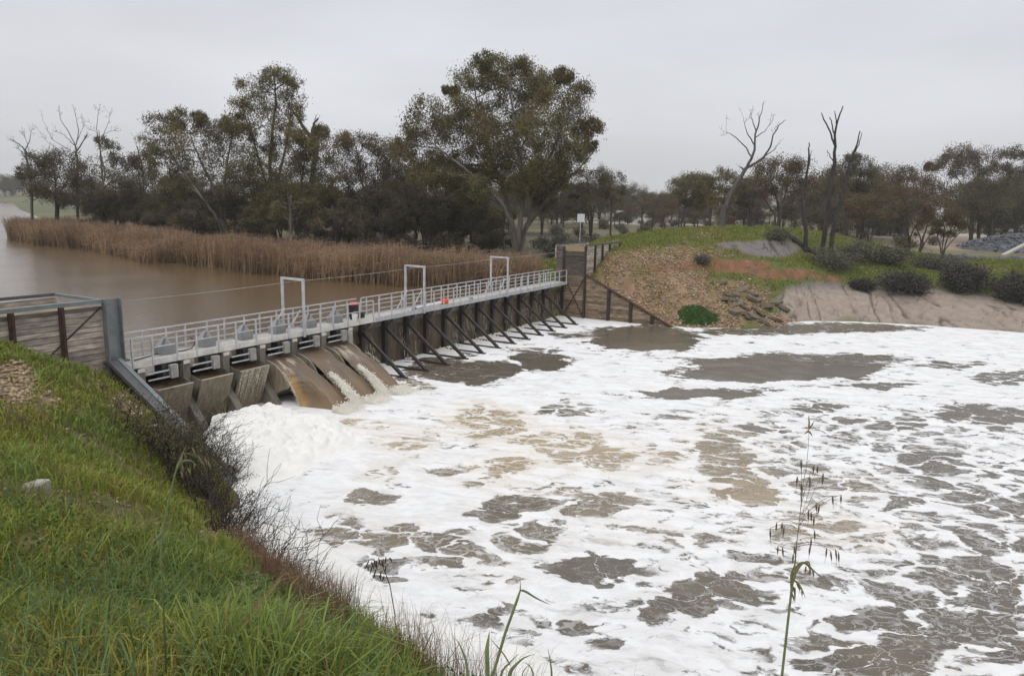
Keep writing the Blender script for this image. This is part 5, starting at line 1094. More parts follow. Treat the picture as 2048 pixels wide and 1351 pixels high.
# understorey shrubs and further trees: built once per kind, then copied
def make_shrub(name, label, cat, R_, H_, leaf, n=1400, group=None, twigs=22, ls=(.26, .10)):
    o = thing(name, (0, 0, 0), label, cat, group); m = MB()
    tips = []
    for _ in range(twigs):
        a_ = rng.uniform(0, 2*math.pi); r_ = R_*math.sqrt(rng.random()); q = np.array([r_*math.cos(a_), r_*math.sin(a_), H_*rng.uniform(.5, 1)*(1-.4*(r_/R_)**2)])
        m.tube(curve((0, 0, -.1), q, np.array([0, 0, .2*H_]), 5), np.linspace(.05, .012, 5), 4); tips.append(q)
    m.build('stems', M['twig'], o)
    tips = np.array(tips); q = tips[rng.integers(0, len(tips), n)]; P = q*rng.uniform(.55, 1.05, (n, 1))+rng.normal(0, .16*R_, (n, 3)); P[:, 2] = np.abs(P[:, 2])
    leafmesh('foliage', P, rng.uniform(.6, 1.35, (n, 1))*np.ones((1, 3)), ls[0], ls[1], leaf, o, .2)
    return o
def make_proto(label, H_, Wd, leaf, nb, group, ls=(.6, .2), per=30, sub=9, bark=None, name='gum_tree'):
    bl_ = []
    for _ in range(nb):
        a_ = rng.uniform(0, 2*math.pi); r_ = Wd*.5*math.sqrt(rng.random()); h = H_*rng.uniform(.48, .93)*(1-.25*(r_/(Wd*.5))**2)
        bl_.append((np.array([r_*math.cos(a_), r_*math.sin(a_), h]), Wd*rng.uniform(.14, .24)))
    st_ = [([np.zeros(3), np.array([rng.normal(0, .3), rng.normal(0, .3), H_*.35]), np.array([rng.normal(0, Wd*.14), rng.normal(0, Wd*.14), H_*.75])], .018*H_*k, .05) for k in (1, .8, .7)]
    return leafy_tree(name, label, 'tree', (0, 0, 0), st_, bl_, leaf, bark or M['bark'], .3, ls, sub, per, group, gap=.08, shape=(1, 1, .7))
far_lab = ['hazy grey green gum in the far woodland across the plain', 'hazy brownish gum with a rounded crown in the far woodland', 'hazy low spreading gum in the far woodland', 'hazy slender gum in the far woodland']
protos = [make_proto(far_lab[0], 17, 13, M['greyleaf'], 15, 'far woodland trees'), make_proto(far_lab[1], 15, 12, M['brownleaf'], 14, 'far woodland trees'), make_proto(far_lab[2], 12, 15, M['darkleaf'], 14, 'far woodland trees'), make_proto(far_lab[3], 19, 9, M['greyleaf'], 11, 'far woodland trees')]
used = [False]*4
def put(o, i, x, y, sc, lab=None):
    g = gz(np.array([x]), np.array([y]))[0]-.1; rz = rng.uniform(0, 6.28)
    if not used[i]:
        used[i] = True; o.location = (x, y, g); o.rotation_euler = (0, 0, rz); o.scale = (sc,)*3; return o
    return copy_tree(o, (x, y, g), rz, sc, lab)
for k in range(170):
    px = rng.uniform(1140, 2140); Yd = rng.choice([rng.uniform(185, 260), rng.uniform(260, 420)], p=[.35, .65])
    if px > 1640 and rng.random() < .5: Yd = rng.uniform(165, 240)
    i = int(rng.integers(0, 4)); p = at_y(px, 400, Yd); sc = rng.choice([rng.uniform(.4, .7), rng.uniform(.7, 1.0), rng.uniform(1.0, 1.35)])
    if vnoise(np.array(px), np.array(0.), .012, 260) < .40: continue
    if Yd < 230 and px < 1640: sc *= .75
    put(protos[i], i, p[0], p[1], sc)
for k in range(84):
    px = rng.uniform(-120, 1140); Yd = rng.uniform(150, 330); i = int(rng.integers(0, 4)); p = at_y(px, 400, Yd)
    if sdist(RIVERP, p[0:1], p[1:2])[0] < 6: continue
    put(protos[i], i, p[0], p[1], rng.uniform(.6, 1.0))
for k in range(26):
    px = rng.uniform(-60, 90); Yd = rng.uniform(560, 760); i = int(rng.integers(0, 4)); p = at_y(px, 370, Yd)
    if sdist(RIVERP, p[0:1], p[1:2])[0] < 10: continue
    put(protos[i], i, p[0], p[1], rng.uniform(.8, 1.2))
# the near line of the wood behind the reeds: smaller trunks and saplings
saps = [make_proto('dark sapling in the shaded line of trees behind the reeds', 8.5, 6.5, M['darkleaf'], 9, 'saplings behind the reeds', (.4, .14), 40, 10), make_proto('grey green sapling in the line of trees behind the reeds', 7.5, 5.5, M['greyleaf'], 8, 'saplings behind the reeds', (.4, .14), 40, 10), make_proto('olive sapling with pale stems in the line behind the reeds', 9.5, 5.5, M['olive'], 8, 'saplings behind the reeds', (.4, .14), 40, 10, M['palebark'])]
used = [False]*3
for k in range(84):
    px = rng.uniform(40, 1010); Yd = np.interp(px, [60, 300, 500, 1010], [132, 108, 103, 97])+rng.uniform(-3, 24); i = int(rng.integers(0, 3)); p = at_y(px, 440, Yd)
    if sdist(RIVERP, p[0:1], p[1:2])[0] < 9: continue
    put(saps[i], i, p[0], p[1], rng.uniform(.65, 1.1))
# shrubs
shr = [make_shrub('saltbush', 'low grey green shrub on the plain beyond the far bank', 'shrub', 1.5, 1.7, M['bushleaf'], 900, 'shrubs on the plain'), make_shrub('saltbush', 'low dull brown shrub on the plain beyond the far bank', 'shrub', 1.3, 1.9, M['greyleaf'], 800, 'shrubs on the plain')]
used = [False]*2
for k in range(92):
    px = rng.uniform(1080, 2048); Yd = rng.uniform(118, 300)
    p = at_y(px, 430, Yd); i = int(rng.integers(0, 2)); put(shr[i], i, p[0], p[1], rng.uniform(.7, 1.6))
b1 = make_shrub('shrub', 'dense grey green shrub in the hollow behind the far abutment', 'shrub', 1.8, 2.2, M['bushleaf'], 2200, 'shrubs behind the far abutment'); used = [False]
for k in range(22):
    px = rng.uniform(1050, 1330); Yd = rng.uniform(88, 112) if px < 1200 else rng.uniform(98, 116); p = at_y(px, 480, Yd)
    if px > 1100 and Yd < 90: continue
    put(b1, 0, p[0], p[1], rng.uniform(.7, 1.25))
b2 = make_shrub('shrub', 'dark olive shrub in the shade under the river gums', 'shrub', 2.2, 2.6, M['darkleaf'], 2200, 'shrubs under the river gums'); used = [False]
for k in range(48):
    px = rng.uniform(60, 1030); Yd = np.interp(px, [60, 300, 500, 1030], [128, 106, 101, 95])+rng.uniform(-1, 22); p = at_y(px, 440, Yd)
    if sdist(RIVERP, p[0:1], p[1:2])[0] < 10 or 235 < px < 300: continue
    put(b2, 0, p[0], p[1], rng.uniform(.6, 1.25))
# dark and olive shrubs along the right bank
def bank_shrub(label, px, py, Y, R_, H_, leaf, n):
    p = gpt(px, py, Y); o = make_shrub('shrub', label, 'shrub', R_, H_, leaf, n, 'shrubs along the right bank', 60, (.24, .08)); o.location = tuple(p); return o
for lab, px, py, Y, R_, H_, lf, n_ in (
  ('olive shrub at the end of the red scarp on the right bank', 1665, 545, 77, 2.5, 2.3, 'bushleaf', 4600), ('wide olive shrub left of centre on the right bank crest', 1712, 530, 80, 2.2, 2.2, 'bushleaf', 4200), ('olive shrub on the right bank crest below the thin stemmed tree', 1778, 538, 80, 2.2, 2.3, 'bushleaf', 4600), ('olive shrub right of centre on the right bank crest', 1858, 540, 82, 2.3, 1.9, 'bushleaf', 4000), ('low olive shrub at the right of the bank crest', 1905, 548, 82, 1.9, 1.3, 'bushleaf', 2200), ('olive shrub by the fallen log', 1555, 485, 80, 1.4, 1.2, 'bushleaf', 1800),
  ('black green shrub hanging over the pale mud, left of two', 1800, 596, 71.5, 2.4, 1.9, 'blackleaf', 6500), ('black green shrub hanging over the pale mud, larger of the two', 1925, 594, 71.5, 2.3, 2.7, 'blackleaf', 7500), ('dark shrub over the mud at the right edge', 2035, 612, 69, 2.5, 2.9, 'blackleaf', 7500), ('small dark shrub over the mud near the red scarp', 1725, 582, 72.5, 1.3, 1.0, 'blackleaf', 2400),
  ('small round green bush on the gravel face above the red scarp', 1405, 520, 70.4, .75, .8, 'bushleaf', 1200)):
    bank_shrub(lab, px, py, Y, R_, H_, M[lf], n_)
m = MB(); p = gpt(1570, 494, 82); q = gpt(1612, 499, 80.5); r_ = gpt(1690, 503, 79)
m.tube(np.array([p+(0, 0, .35), (p+q)/2+(0, 0, .3), q+(0, 0, .15), (q+r_)/2+(0, 0, .1), r_+(0, 0, .05)]), [.22, .30, .30, .22, .12], 8); tag(m.build('fallen_log', M['burnt'], smooth=True), 'dark fallen log lying at the foot of the charred trunks', 'log')
# ------------------------------------------------------------------ reeds
sh = np.array(SHORE); seg = np.linalg.norm(np.diff(sh, axis=0), axis=1); cum = np.concatenate([[0], np.cumsum(seg)])
def shore_pt(u): return np.stack([np.interp(u, cum, sh[:, 0]), np.interp(u, cum, sh[:, 1])], -1)
NR_ = 70000
u = rng.uniform(0, cum[-1], NR_); p = shore_pt(u); p2 = shore_pt(np.minimum(u+.5, cum[-1]))-shore_pt(np.maximum(u-.5, 0)); nn = np.stack([p2[:, 1], -p2[:, 0]], -1); nn /= np.linalg.norm(nn, axis=1)[:, None]
depth = rng.beta(1.0, 1.25, NR_)*np.interp(u, [0, 8, 30, 75, 100, cum[-1]], [8, 10, 12, 12, 14, 16])
flip = np.sign((nn*np.array([.35, 1.0])).sum(1))[:, None]
base = p+nn*flip*(depth-.5+(vnoise(u, u*0, .35, 101)-.5)*2.0)[:, None]
gapd = np.exp(-((u-54)/4.0)**2)*.6
keep = rng.random(NR_) > gapd; base = base[keep]; depth = depth[keep]; u = u[keep]; n_ = len(base)
hgt = rng.uniform(1.5, 3.4, n_)*(.62+.75*vnoise(base[:, 0], base[:, 1], .3, 102)); w_ = rng.uniform(.018, .04, n_)
hgt = hgt*(1-.45*np.exp(-((u-54)/5.5)**2)); th = rng.uniform(0, 6.28, n_); lean = rng.normal(0, .13, (n_, 2))+np.array([.03, -.03])+.5*(np.stack([vnoise(base[:, 0], base[:, 1], .4, 105), vnoise(base[:, 0], base[:, 1], .4, 106)], -1)-.5); a = np.stack([np.cos(th), np.sin(th), 0*th], -1)
B0 = np.stack([base[:, 0], base[:, 1], np.full(n_, RIVER-.15)], -1)
def at_h(f): 
    q = B0.copy(); q[:, :2] += lean*(hgt*f**1.7)[:, None]*1.2; q[:, 2] += hgt*f; return q
V = np.stack([B0-a*w_[:, None], B0+a*w_[:, None], at_h(.6)+a*w_[:, None]*.8, at_h(.6)-a*w_[:, None]*.8, at_h(1)+a*.006, at_h(1)-a*.006], 1)
k0 = 6*np.arange(n_)[:, None]; F = np.concatenate([k0+np.array([[0, 1, 2, 3]]), k0+np.array([[3, 2, 4, 5]])])
tone = (.65+.7*vnoise(base[:, 0], base[:, 1], .3, 103))*rng.uniform(.5, 1.6, n_)
tint = np.stack([tone, tone*rng.uniform(.92, 1.08, n_), tone*rng.uniform(.85, 1.15, n_)], -1); V = V.reshape(-1, 3); T = np.repeat(tint, 6, 0)
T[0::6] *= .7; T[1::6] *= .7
# drooping leaves and feathery plumes
sel = rng.random(n_) < .9; q0 = B0[sel].copy(); f = rng.uniform(.35, .95, sel.sum()); q0[:, :2] += lean[sel]*(hgt[sel]*f**1.7)[:, None]*1.2; q0[:, 2] += hgt[sel]*f
dr = rng.normal(size=(len(q0), 3))*np.array([.34, .34, .05])+np.array([.05, 0, .12]); q1 = q0+dr*.6+np.array([0, 0, .12]); q2 = q0+dr*1.3-np.array([0, 0, .05]); ww_ = np.array([0, 0, .018])
V2 = np.stack([q0-ww_, q0+ww_, q1+ww_, q1-ww_, q2+ww_*.3, q2-ww_*.3], 1).reshape(-1, 3); k2 = 6*np.arange(len(q0))[:, None]+len(V)
F2 = np.concatenate([k2+np.array([[0, 1, 2, 3]]), k2+np.array([[3, 2, 4, 5]])]); T2 = np.repeat(tint[sel]*1.1, 6, 0)
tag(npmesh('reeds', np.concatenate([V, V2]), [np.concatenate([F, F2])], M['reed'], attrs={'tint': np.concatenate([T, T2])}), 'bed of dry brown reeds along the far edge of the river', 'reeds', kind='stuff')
# ------------------------------------------------------------------ grass
def blades(name, X, Yc, Zc, H, Wd, tint, m, bend=.45, parent=None):
    n_ = len(X); B0 = np.stack([X, Yc, Zc-.02], -1); th = rng.uniform(0, 6.28, n_); a = np.stack([np.cos(th), np.sin(th), 0*th], -1)
    ld = rng.normal(0, 1, (n_, 2)); ld /= np.linalg.norm(ld, axis=1)[:, None]+1e-9; ld = ld*(rng.gamma(2.0, bend/2, n_)*H)[:, None]
    def at_(f, zf):
        q = B0.copy(); q[:, :2] += ld*f**1.8; q[:, 2] += H*zf; return q
    dr = np.clip(np.linalg.norm(ld, axis=1)/H, 0, 1.2)
    W_ = Wd[:, None]/2
    rows = [(0, 0, 1.0), (.4, .48, .95), (.75, .82-0*dr, .65), (1.0, 1.0-.28*dr, .06)]
    P = []
    for f, zf, wf in rows:
        c = at_(f, zf); P += [c-a*W_*wf, c+a*W_*wf]
    V = np.stack(P, 1).reshape(-1, 3); k = 8*np.arange(n_)[:, None]
    F = np.concatenate([k+np.array([[0, 1, 3, 2]]), k+np.array([[2, 3, 5, 4]]), k+np.array([[4, 5, 7, 6]])])
    return npmesh(name, V, [F], m, parent, attrs={'tint': np.repeat(tint, 8, 0)})
N_ = 235000
r_ = rng.uniform(1.5, 34, N_); th = rng.uniform(math.radians(-43), math.radians(20), N_)
X = r_*np.sin(th); Yc = r_*np.cos(th); s_, t_ = st(X, Yc); d_ = sdist(EPOLY, X, Yc)
k = (s_ < -0.35-.075*np.clip(t_, 0, 60)) & (t_ > .16) & (d_ < .18); X, Yc, r_, d_ = X[k], Yc[k], r_[k], d_[k]; Zc = gz(X, Yc)
soil = near_soil(X, Yc, Zc); k = (rng.random(len(X)) > np.maximum(soil*1.3, .62*sstep(.60, .74, vnoise(X, Yc, .62, 220)))) & (Zc > -.2); X, Yc, Zc, r_, d_, soil = X[k], Yc[k], Zc[k], r_[k], d_[k], soil[k]
n_ = len(X); v1 = vnoise(X, Yc, .55, 201); v2 = vnoise(X, Yc, 1.6, 202); v3 = vnoise(X, Yc, .25, 203)
px_, py_ = proj(np.stack([X, Yc, Zc], -1))
lushp = np.clip(patches(px_, py_, [(620, 1330, 260, 130, 1), (330, 1130, 130, 90, .6), (100, 740, 120, 40, .7), (180, 880, 90, 60, .8), (30, 960, 60, 50, .8)]), 0, 1)
H = (.08+.17*v1)*rng.uniform(.55, 1.4, n_)*(1+.5*lushp)*np.interp(r_, [2, 6, 14, 30], [1.15, 1.1, 1.2, 1.35]); Wd = np.maximum(.0062+.005*lushp, .0014*r_)*rng.uniform(.6, 1.4, n_)
cA = np.array([.200, .242, .042]); cB = np.array([.335, .285, .072]); cC = np.array([.18, .25, .066]); cD = np.array([.19, .125, .062])
mixA = np.clip((v2-.45)*1.5, 0, .85)[:, None]; tint = cA*(1-mixA)+cB*mixA; tint = tint*(1-.7*lushp[:, None])+cC*.7*lushp[:, None]
dry = (rng.random(n_) < .07+.32*np.clip(v3*2-1.05, 0, 1)+.25*sstep(-.7, .1, d_))[:, None]; tint = np.where(dry, cD*rng.uniform(.8, 1.7, (n_, 1)), tint)*rng.uniform(.65, 1.3, (n_, 1))
tag(blades('grass', X, Yc, Zc, H, Wd, tint, M['grass'], .55), 'mixed green and yellowing grass covering the near bank', 'grass', kind='stuff')
N_ = 60000; r_ = rng.uniform(3, 32, N_); th = rng.uniform(math.radians(-43), math.radians(3), N_); X = r_*np.sin(th); Yc = r_*np.cos(th); s_, t_ = st(X, Yc)
k = (s_ < -.45-.075*np.clip(t_, 0, 60)) & (t_ > .2) & (sdist(EPOLY, X, Yc) < -.1) & (vnoise(X, Yc, .75, 240) > .60); X, Yc, r_ = X[k], Yc[k], r_[k]; Zc = gz(X, Yc); n_ = len(X)
P = np.stack([X, Yc, Zc+rng.uniform(.02, .22, n_)*(.5+vnoise(X, Yc, 2, 241))], -1)
tag(leafmesh('herbs', P, np.array([.075, .125, .030])*rng.uniform(.6, 1.5, (n_, 1)), np.clip(.0045*r_, .03, .10)[0]*1.0, .035, M['grass'], None, .1), 'low broad leaved green herbs in clumps on the near bank', 'herbs', kind='stuff')
# taller broad leaves in the foreground
N_ = 5200; r_ = rng.uniform(1.9, 12, N_); th = rng.uniform(math.radians(-42), math.radians(3), N_); X = r_*np.sin(th); Yc = r_*np.cos(th); d_ = sdist(EPOLY, X, Yc)
k = (d_ < -.1) & (vnoise(X, Yc, .8, 205) > .50); X, Yc = X[k], Yc[k]; Zc = gz(X, Yc); n_ = len(X)
tag(blades('long_grass', X, Yc, Zc, rng.uniform(.20, .44, n_), rng.uniform(.005, .011, n_), np.array([.115, .17, .065])*rng.uniform(.7, 1.35, (n_, 1)), M['grass'], .8), 'long broad bluish green grass leaves in the foreground', 'grass', kind='stuff')
# fine red-brown dry grass along the brink
N_ = 10000; u = rng.uniform(0, 1, N_); ed = EDGE[2:10]; sg_ = np.linalg.norm(np.diff(ed, axis=0), axis=1); cu = np.concatenate([[0], np.cumsum(sg_)]); uu = u*cu[-1]
ex = np.interp(uu, cu, ed[:, 0]); ey = np.interp(uu, cu, ed[:, 1]); X = ex+rng.normal(-.12, .22, N_); Yc = ey+rng.normal(-.12, .22, N_)
k = vnoise(X, Yc, .9, 207) > .50; X, Yc = X[k], Yc[k]; Zc = gz(X, Yc); n_ = len(X)
tag(blades('dry_grass', X, Yc, Zc, rng.uniform(.25, .75, n_), np.maximum(.0022, .0006*np.hypot(X, Yc))*np.ones(n_), np.ones((n_, 3))*rng.uniform(.6, 1.5, (n_, 1)), M['drygrass'], .30), 'fine reddish brown dry grass along the brink of the near bank', 'grass', kind='stuff')
# far bank grass
N_ = 150000; X = rng.uniform(2, 66, N_); Yc = rng.uniform(60, 100, N_); s_, t_ = st(X, Yc); k = (s_ > 43) & (t_ > -9); X, Yc = X[k], Yc[k]; Zc = gz(X, Yc)
px_, py_ = proj(np.stack([X, Yc, Zc], -1))
na_ = vnoise(X, Yc, .45, 11); nb_ = vnoise(X, Yc, 1.9, 12)
bare = np.maximum(np.maximum(np.clip(patches(px_, py_, RBL)*1.1+(na_-.5)*.7, 0, 1), np.clip(patches(px_, py_, RDL)*1.3+(nb_-.5)*.6, 0, 1)), np.clip(patches(px_, py_, MDL)*1.5+(na_-.5)*.35, 0, 1))
inm = patches(px_, py_, MDL)
k = (Zc > .2) & (rng.random(len(X)) > np.clip(bare*1.25, 0, np.where(inm > .3, 1.0, .62+.36*sstep(.35, .6, vnoise(X, Yc, .35, 215))))); X, Yc, Zc = X[k], Yc[k], Zc[k]; n_ = len(X)
v = vnoise(X, Yc, .22, 211)[:, None]; v5 = vnoise(X, Yc, .9, 212)
tint = (np.array([.155, .235, .034])*(1-v)+np.array([.27, .25, .06])*v)*rng.uniform(.6, 1.3, (n_, 1))
tint = np.where((rng.random(n_) < .10)[:, None], np.array([.20, .15, .08])*rng.uniform(.6, 1.2, (n_, 1)), tint)
tag(blades('grass', X, Yc, Zc, (.10+.32*v5)*rng.uniform(.6, 1.4, n_), rng.uniform(.03, .075, n_), tint, M['grass'], .6), 'green grass on the crest and slopes of the far bank', 'grass', kind='stuff')
# ------------------------------------------------------------------ stones
def stones(name, X, Yc, Zc, R, tint, m, flat=.6, sink=.25):
    P = np.stack([X, Yc, Zc+R*(flat-sink)], -1); V, F = blob_cloud(P, R, .4); V = V.reshape(len(P), 6, 3)
    V[:, :, 2] = P[:, None, 2]+(V[:, :, 2]-P[:, None, 2])*flat
    return npmesh(name, V, [F], m, attrs={'tint': np.repeat(tint, 6, 0)})
N_ = 60000; X = rng.uniform(8, 40, N_); Yc = rng.uniform(59, 82, N_); s_, t_ = st(X, Yc); k = (s_ > 42.95); X, Yc = X[k], Yc[k]; Zc = gz(X, Yc); px_, py_ = proj(np.stack([X, Yc, Zc], -1))
gv = np.clip(patches(px_, py_, RBL)*1.1+(vnoise(X, Yc, .45, 11)-.5)*.7, 0, 1)*(1-.8*np.clip(patches(px_, py_, RDL), 0, 1))
k = (Zc > POOL-.1) & (rng.random(len(X)) < gv*.9*sstep(.2, .5, vnoise(X, Yc, .7, 216))) & (inm[:1].size > 0); k &= patches(px_, py_, MDL) < .25
X, Yc, Zc = X[k], Yc[k], Zc[k]; n_ = len(X)
tint = rng.uniform(.45, 1.4, (n_, 1))*np.where(rng.random((n_, 1)) < .4, np.array([[1.0, .74, .55]]), np.array([[1.0, 1.0, 1.0]]))
tag(stones('gravel', X, Yc, Zc, rng.uniform(.05, .125, n_)*rng.choice([.7, 1, 1.3], n_), tint, M['stone']), 'pale stones spread over the gravelly face of the far bank', 'gravel', kind='stuff')
N_ = 60000; r_ = rng.uniform(2.5, 33, N_); th = rng.uniform(math.radians(-43), math.radians(4), N_); X = r_*np.sin(th); Yc = r_*np.cos(th); s_, t_ = st(X, Yc); k = (s_ < -.4-.075*np.clip(t_, 0, 60)) & (t_ > .1) & (sdist(EPOLY, X, Yc) < .1); X, Yc, r_ = X[k], Yc[k], r_[k]; Zc = gz(X, Yc)
k = rng.random(len(X)) < np.maximum(near_soil(X, Yc, Zc)*.9, .10*sstep(.60, .72, vnoise(X, Yc, .62, 220))); X, Yc, Zc, r_ = X[k], Yc[k], Zc[k], r_[k]; n_ = len(X)
tag(stones('gravel', X, Yc, Zc, np.clip(.0026*r_, .012, .07)*rng.uniform(.5, 1.6, n_), rng.uniform(.45, 1.25, (n_, 1))*np.array([[1, .95, .85]]), M['stone']), 'pale stones in the bare earth of the near bank', 'gravel', kind='stuff')
def rock(label, p, sx, sy, sz, m, rz, name='rock', group=None, tilt=(0, 0)):
    bm_v = []; n1 = 7
    mb_ = MB(); ang_ = np.sort(rng.uniform(0, 6.28, n1)); ang_ = np.linspace(0, 6.28, n1, endpoint=False)+rng.normal(0, .22, n1)
    rr = rng.uniform(.75, 1.1, n1)
    R_ = np.array(Matrix.Rotation(rz, 3, 'Z') @ Matrix.Rotation(tilt[0], 3, 'X') @ Matrix.Rotation(tilt[1], 3, 'Y'))
    V = []
    for zf, sc_ in ((-.5, .92), (.35, 1.0), (.5, .82)):
        for j in range(n1): V.append(np.array(p)+R_@np.array([math.cos(ang_[j])*rr[j]*sx*.5*sc_, math.sin(ang_[j])*rr[j]*sy*.5*sc_, zf*sz+rng.normal(0, .04*sz)]))
    F = [tuple(range(n1-1, -1, -1)), tuple(range(2*n1, 3*n1))]+[(i*n1+j, i*n1+(j+1) % n1, (i+1)*n1+(j+1) % n1, (i+1)*n1+j) for i in range(2) for j in range(n1)]
    mb_.add(V, F); o = mb_.build(name, m); return tag(o, label, 'rock' if name == 'rock' else 'slab', group)
for zx, zy in ((1230, 505), (1290, 585), (1335, 585), (1372, 548), (1440, 578), (1462, 612), (1512, 650), (1350, 642), (1390, 712), (1425, 740), (1462, 736), (1470, 682), (1600, 640), (1645, 662), (1545, 672), (1310, 625), (1255, 622), (1575, 740), (1500, 705), (1400, 670), (1330, 700), (1530, 770), (1620, 755)):
    x_, y_ = 1080+zx/3.413, 420+zy/3.413; pp = None
    for Yq in np.arange(60, 75, .1):
        q = at_y(x_, y_, Yq)
        if gz(q[0:1], q[1:2])[0] >= q[2]: pp = q; break
    if pp is None: continue
    rock('grey brown broken slab in the tumbled heap at the water line of the far bank', pp+np.array([0, -.05, .10]), rng.uniform(1.1, 2.0), rng.uniform(.7, 1.2), rng.uniform(.18, .34), M['slab'], rng.uniform(0, 3.1), 'broken_slab', 'broken slabs on the far bank', (rng.uniform(.0, .55), rng.uniform(-.35, .35)))
def hit(x_, y_, Y0, Y1):
    for Yq in np.arange(Y0, Y1, .04):
        q = at_y(x_, y_, Yq)
        if gz(q[0:1], q[1:2])[0] >= q[2]: return q
    return at_y(x_, y_, Y1)
rock('small white stone on the near bank below the planked wall', hit(307, 858, 12, 27)+np.array([0, 0, .06]), .34, .22, .2, M['concpale'], .4)
rock('pale half buried block in the long grass at the left edge', hit(75, 985, 5, 14)+np.array([0, 0, .05]), .34, .2, .22, M['concpale'], .9)
# bright green mat of herbs at the foot of the gravel
P = []
for _ in range(9000):
    x_, y_ = rng.normal(0, .42), rng.normal(0, .42)
    if x_*x_+y_*y_ > .45+1.1*float(vnoise(np.array(x_*2.0), np.array(y_*2.0), 1.3, 230)): continue
    P.append((x_, y_))
P = np.array(P); c0 = hit(1397, 640, 58, 68); X = c0[0]+P[:, 0]*1.9; Yc = c0[1]+P[:, 1]*1.1+.3; Zc = gz(X, Yc); k = Zc > POOL; X, Yc, Zc = X[k], Yc[k], Zc[k]; n_ = len(X)
hd_ = .26*np.clip(1-((X-c0[0])/1.9)**2-((Yc-c0[1]-.3)/1.1)**2, 0.02, 1)**.5*(.4+.9*vnoise(X, Yc, 2.2, 231))
o = thing('herb_mat', tuple(c0), 'bright green mat of low herbs at the foot of the gravel slope by the water', 'plant')
leafmesh('foliage', np.stack([X, Yc, Zc+hd_*rng.random(n_)**.6+.03], -1), np.array([.9, 1.0, .7])*rng.uniform(.6, 1.4, (n_, 1)), .16, .09, mat('herb_leaf', (.065, .125, .03), .6, .25, 1, attr='tint', trans=.2), o, .1)
# ------------------------------------------------------------------ blue-grey rock dumps and ramp at the right
N_ = 12000; X = rng.uniform(50, 120, N_); Yc = rng.uniform(86, 146, N_); px_, py_ = proj(np.stack([X, Yc, np.full(N_, 3.0)], -1)); Zc = gz(X, Yc)
mound = 3.1*np.clip(1-((X-97)/17)**2-((Yc-133)/11)**2, 0, 1)**.7; strip = sstep(1870, 1960, px_)*(Yc > 88)*(Yc < 114)*1.4
k = (mound > .05) | ((rng.random(N_) < strip)); X, Yc, Zc, mound = X[k], Yc[k], Zc[k], mound[k]; n_ = len(X)
tag(stones('riprap', X, Yc, Zc+mound, rng.uniform(.18, .42, n_), rng.uniform(.6, 1.4, (n_, 1))*np.ones((1, 3)), M['bluestone'], .75, .3), 'dumped blue grey rock at the right beyond the bank', 'rock', kind='stuff')
mm_ = MB()
th_ = np.linspace(0, 6.28, 25)[:-1]; rings = [(1.02, -.3), (.8, .55), (.5, .85), (.2, .98)]
V = [np.array([97+17*f*math.cos(a_), 133+11*f*math.sin(a_), 2.9+3.0*h_]) for f, h_ in [(1.05, -.2), (.85, .42), (.6, .72), (.3, .93)] for a_ in th_]
mm_.add(V, [(i*24+j, i*24+(j+1) % 24, (i+1)*24+(j+1) % 24, (i+1)*24+j) for i in range(3) for j in range(24)]+[tuple(72+j for j in range(24))]); tag(mm_.build('mound', M['bluestone'], smooth=True), kind='structure')
N_ = 420; px0 = rng.uniform(1775, 1835, N_); py0 = np.interp(px0, [1775, 1835], [482, 502])+rng.normal(0, 5, N_); Q = np.array([at_y(a_, b_, rng.uniform(104, 112)) for a_, b_ in zip(px0, py0)]); Zc = gz(Q[:, 0], Q[:, 1])
tag(stones('riprap', Q[:, 0], Q[:, 1], Zc+.1, rng.uniform(.2, .45, N_), rng.uniform(.4, 1.0, (N_, 1))*np.ones((1, 3)), M['bluestone'], .75, .3), 'line of dark dumped rock between the right bank trees', 'rock', kind='stuff')
p0 = at_y(2006, 511, 108); p1 = at_y(2075, 476, 118); m = MB(); m.bar(p0, p1, .6, .3); tag(m.build('ramp_kerb', M['concpale']), 'white concrete ramp edge between the rock dumps at the right edge', 'ramp')
# ------------------------------------------------------------------ twiggy shrubs on the near bank
def twiggy(label, base, spread, n, L_, leaf_n, lean=(0, 0, 0), group='bare shrubs on the near bank', r0=.016, leafmat='bushleaf'):
    o = thing('bare_shrub', tuple(base), label, 'shrub', group); m = MB(); tips = []
    for _ in range(n):
        b0 = np.array(base)+np.array([rng.normal(0, spread[0]*.45), rng.normal(0, spread[1]*.45), 0]); b0[2] = gz(b0[0:1], b0[1:2])[0]-.05
        if b0[2] < POOL-.3: b0[2] = POOL-.3
        d = np.array([rng.normal(0, .55), rng.normal(0, .55), 1.0])+np.array(lean); d /= np.linalg.norm(d); l_ = L_*rng.uniform(.5, 1.15)
        c = curve(b0, b0+d*l_, np.array([0, 0, .18*l_])+rng.normal(0, .10*l_, 3), 7, .08); m.tube(c, np.linspace(r0, .005, 7), 4, False)
        for _ in range(7):
            j = rng.integers(2, 7); dd = rng.normal(0, .75, 3)+d*.9+np.array(lean)*.4; dd /= np.linalg.norm(dd); l2 = l_*rng.uniform(.18, .5)
            c2 = curve(c[j], c[j]+dd*l2, rng.normal(0, .12*l2, 3)-np.array([0, 0, .04*l2]), 5, .12); m.tube(c2, np.linspace(.008, .0035, 5), 3, False); tips += [c2[2], c2[3], c2[4]]
    m.build('stems', M['twig'], o)
    if leaf_n:
        T_ = np.array(tips); P = T_[rng.integers(0, len(T_), leaf_n)]+rng.normal(0, .05, (leaf_n, 3)); leafmesh('foliage', P, np.array([1.1, 1.0, .55])*rng.uniform(.5, 1.4, (leaf_n, 1)), .055, .03, M[leafmat], o, .2)
    return o
twiggy('dark dense twiggy shrub with tiny olive leaves beside the sloping channel', hit(368, 955, 12, 24), (1.25, 1.5), 150, 1.35, 12000)
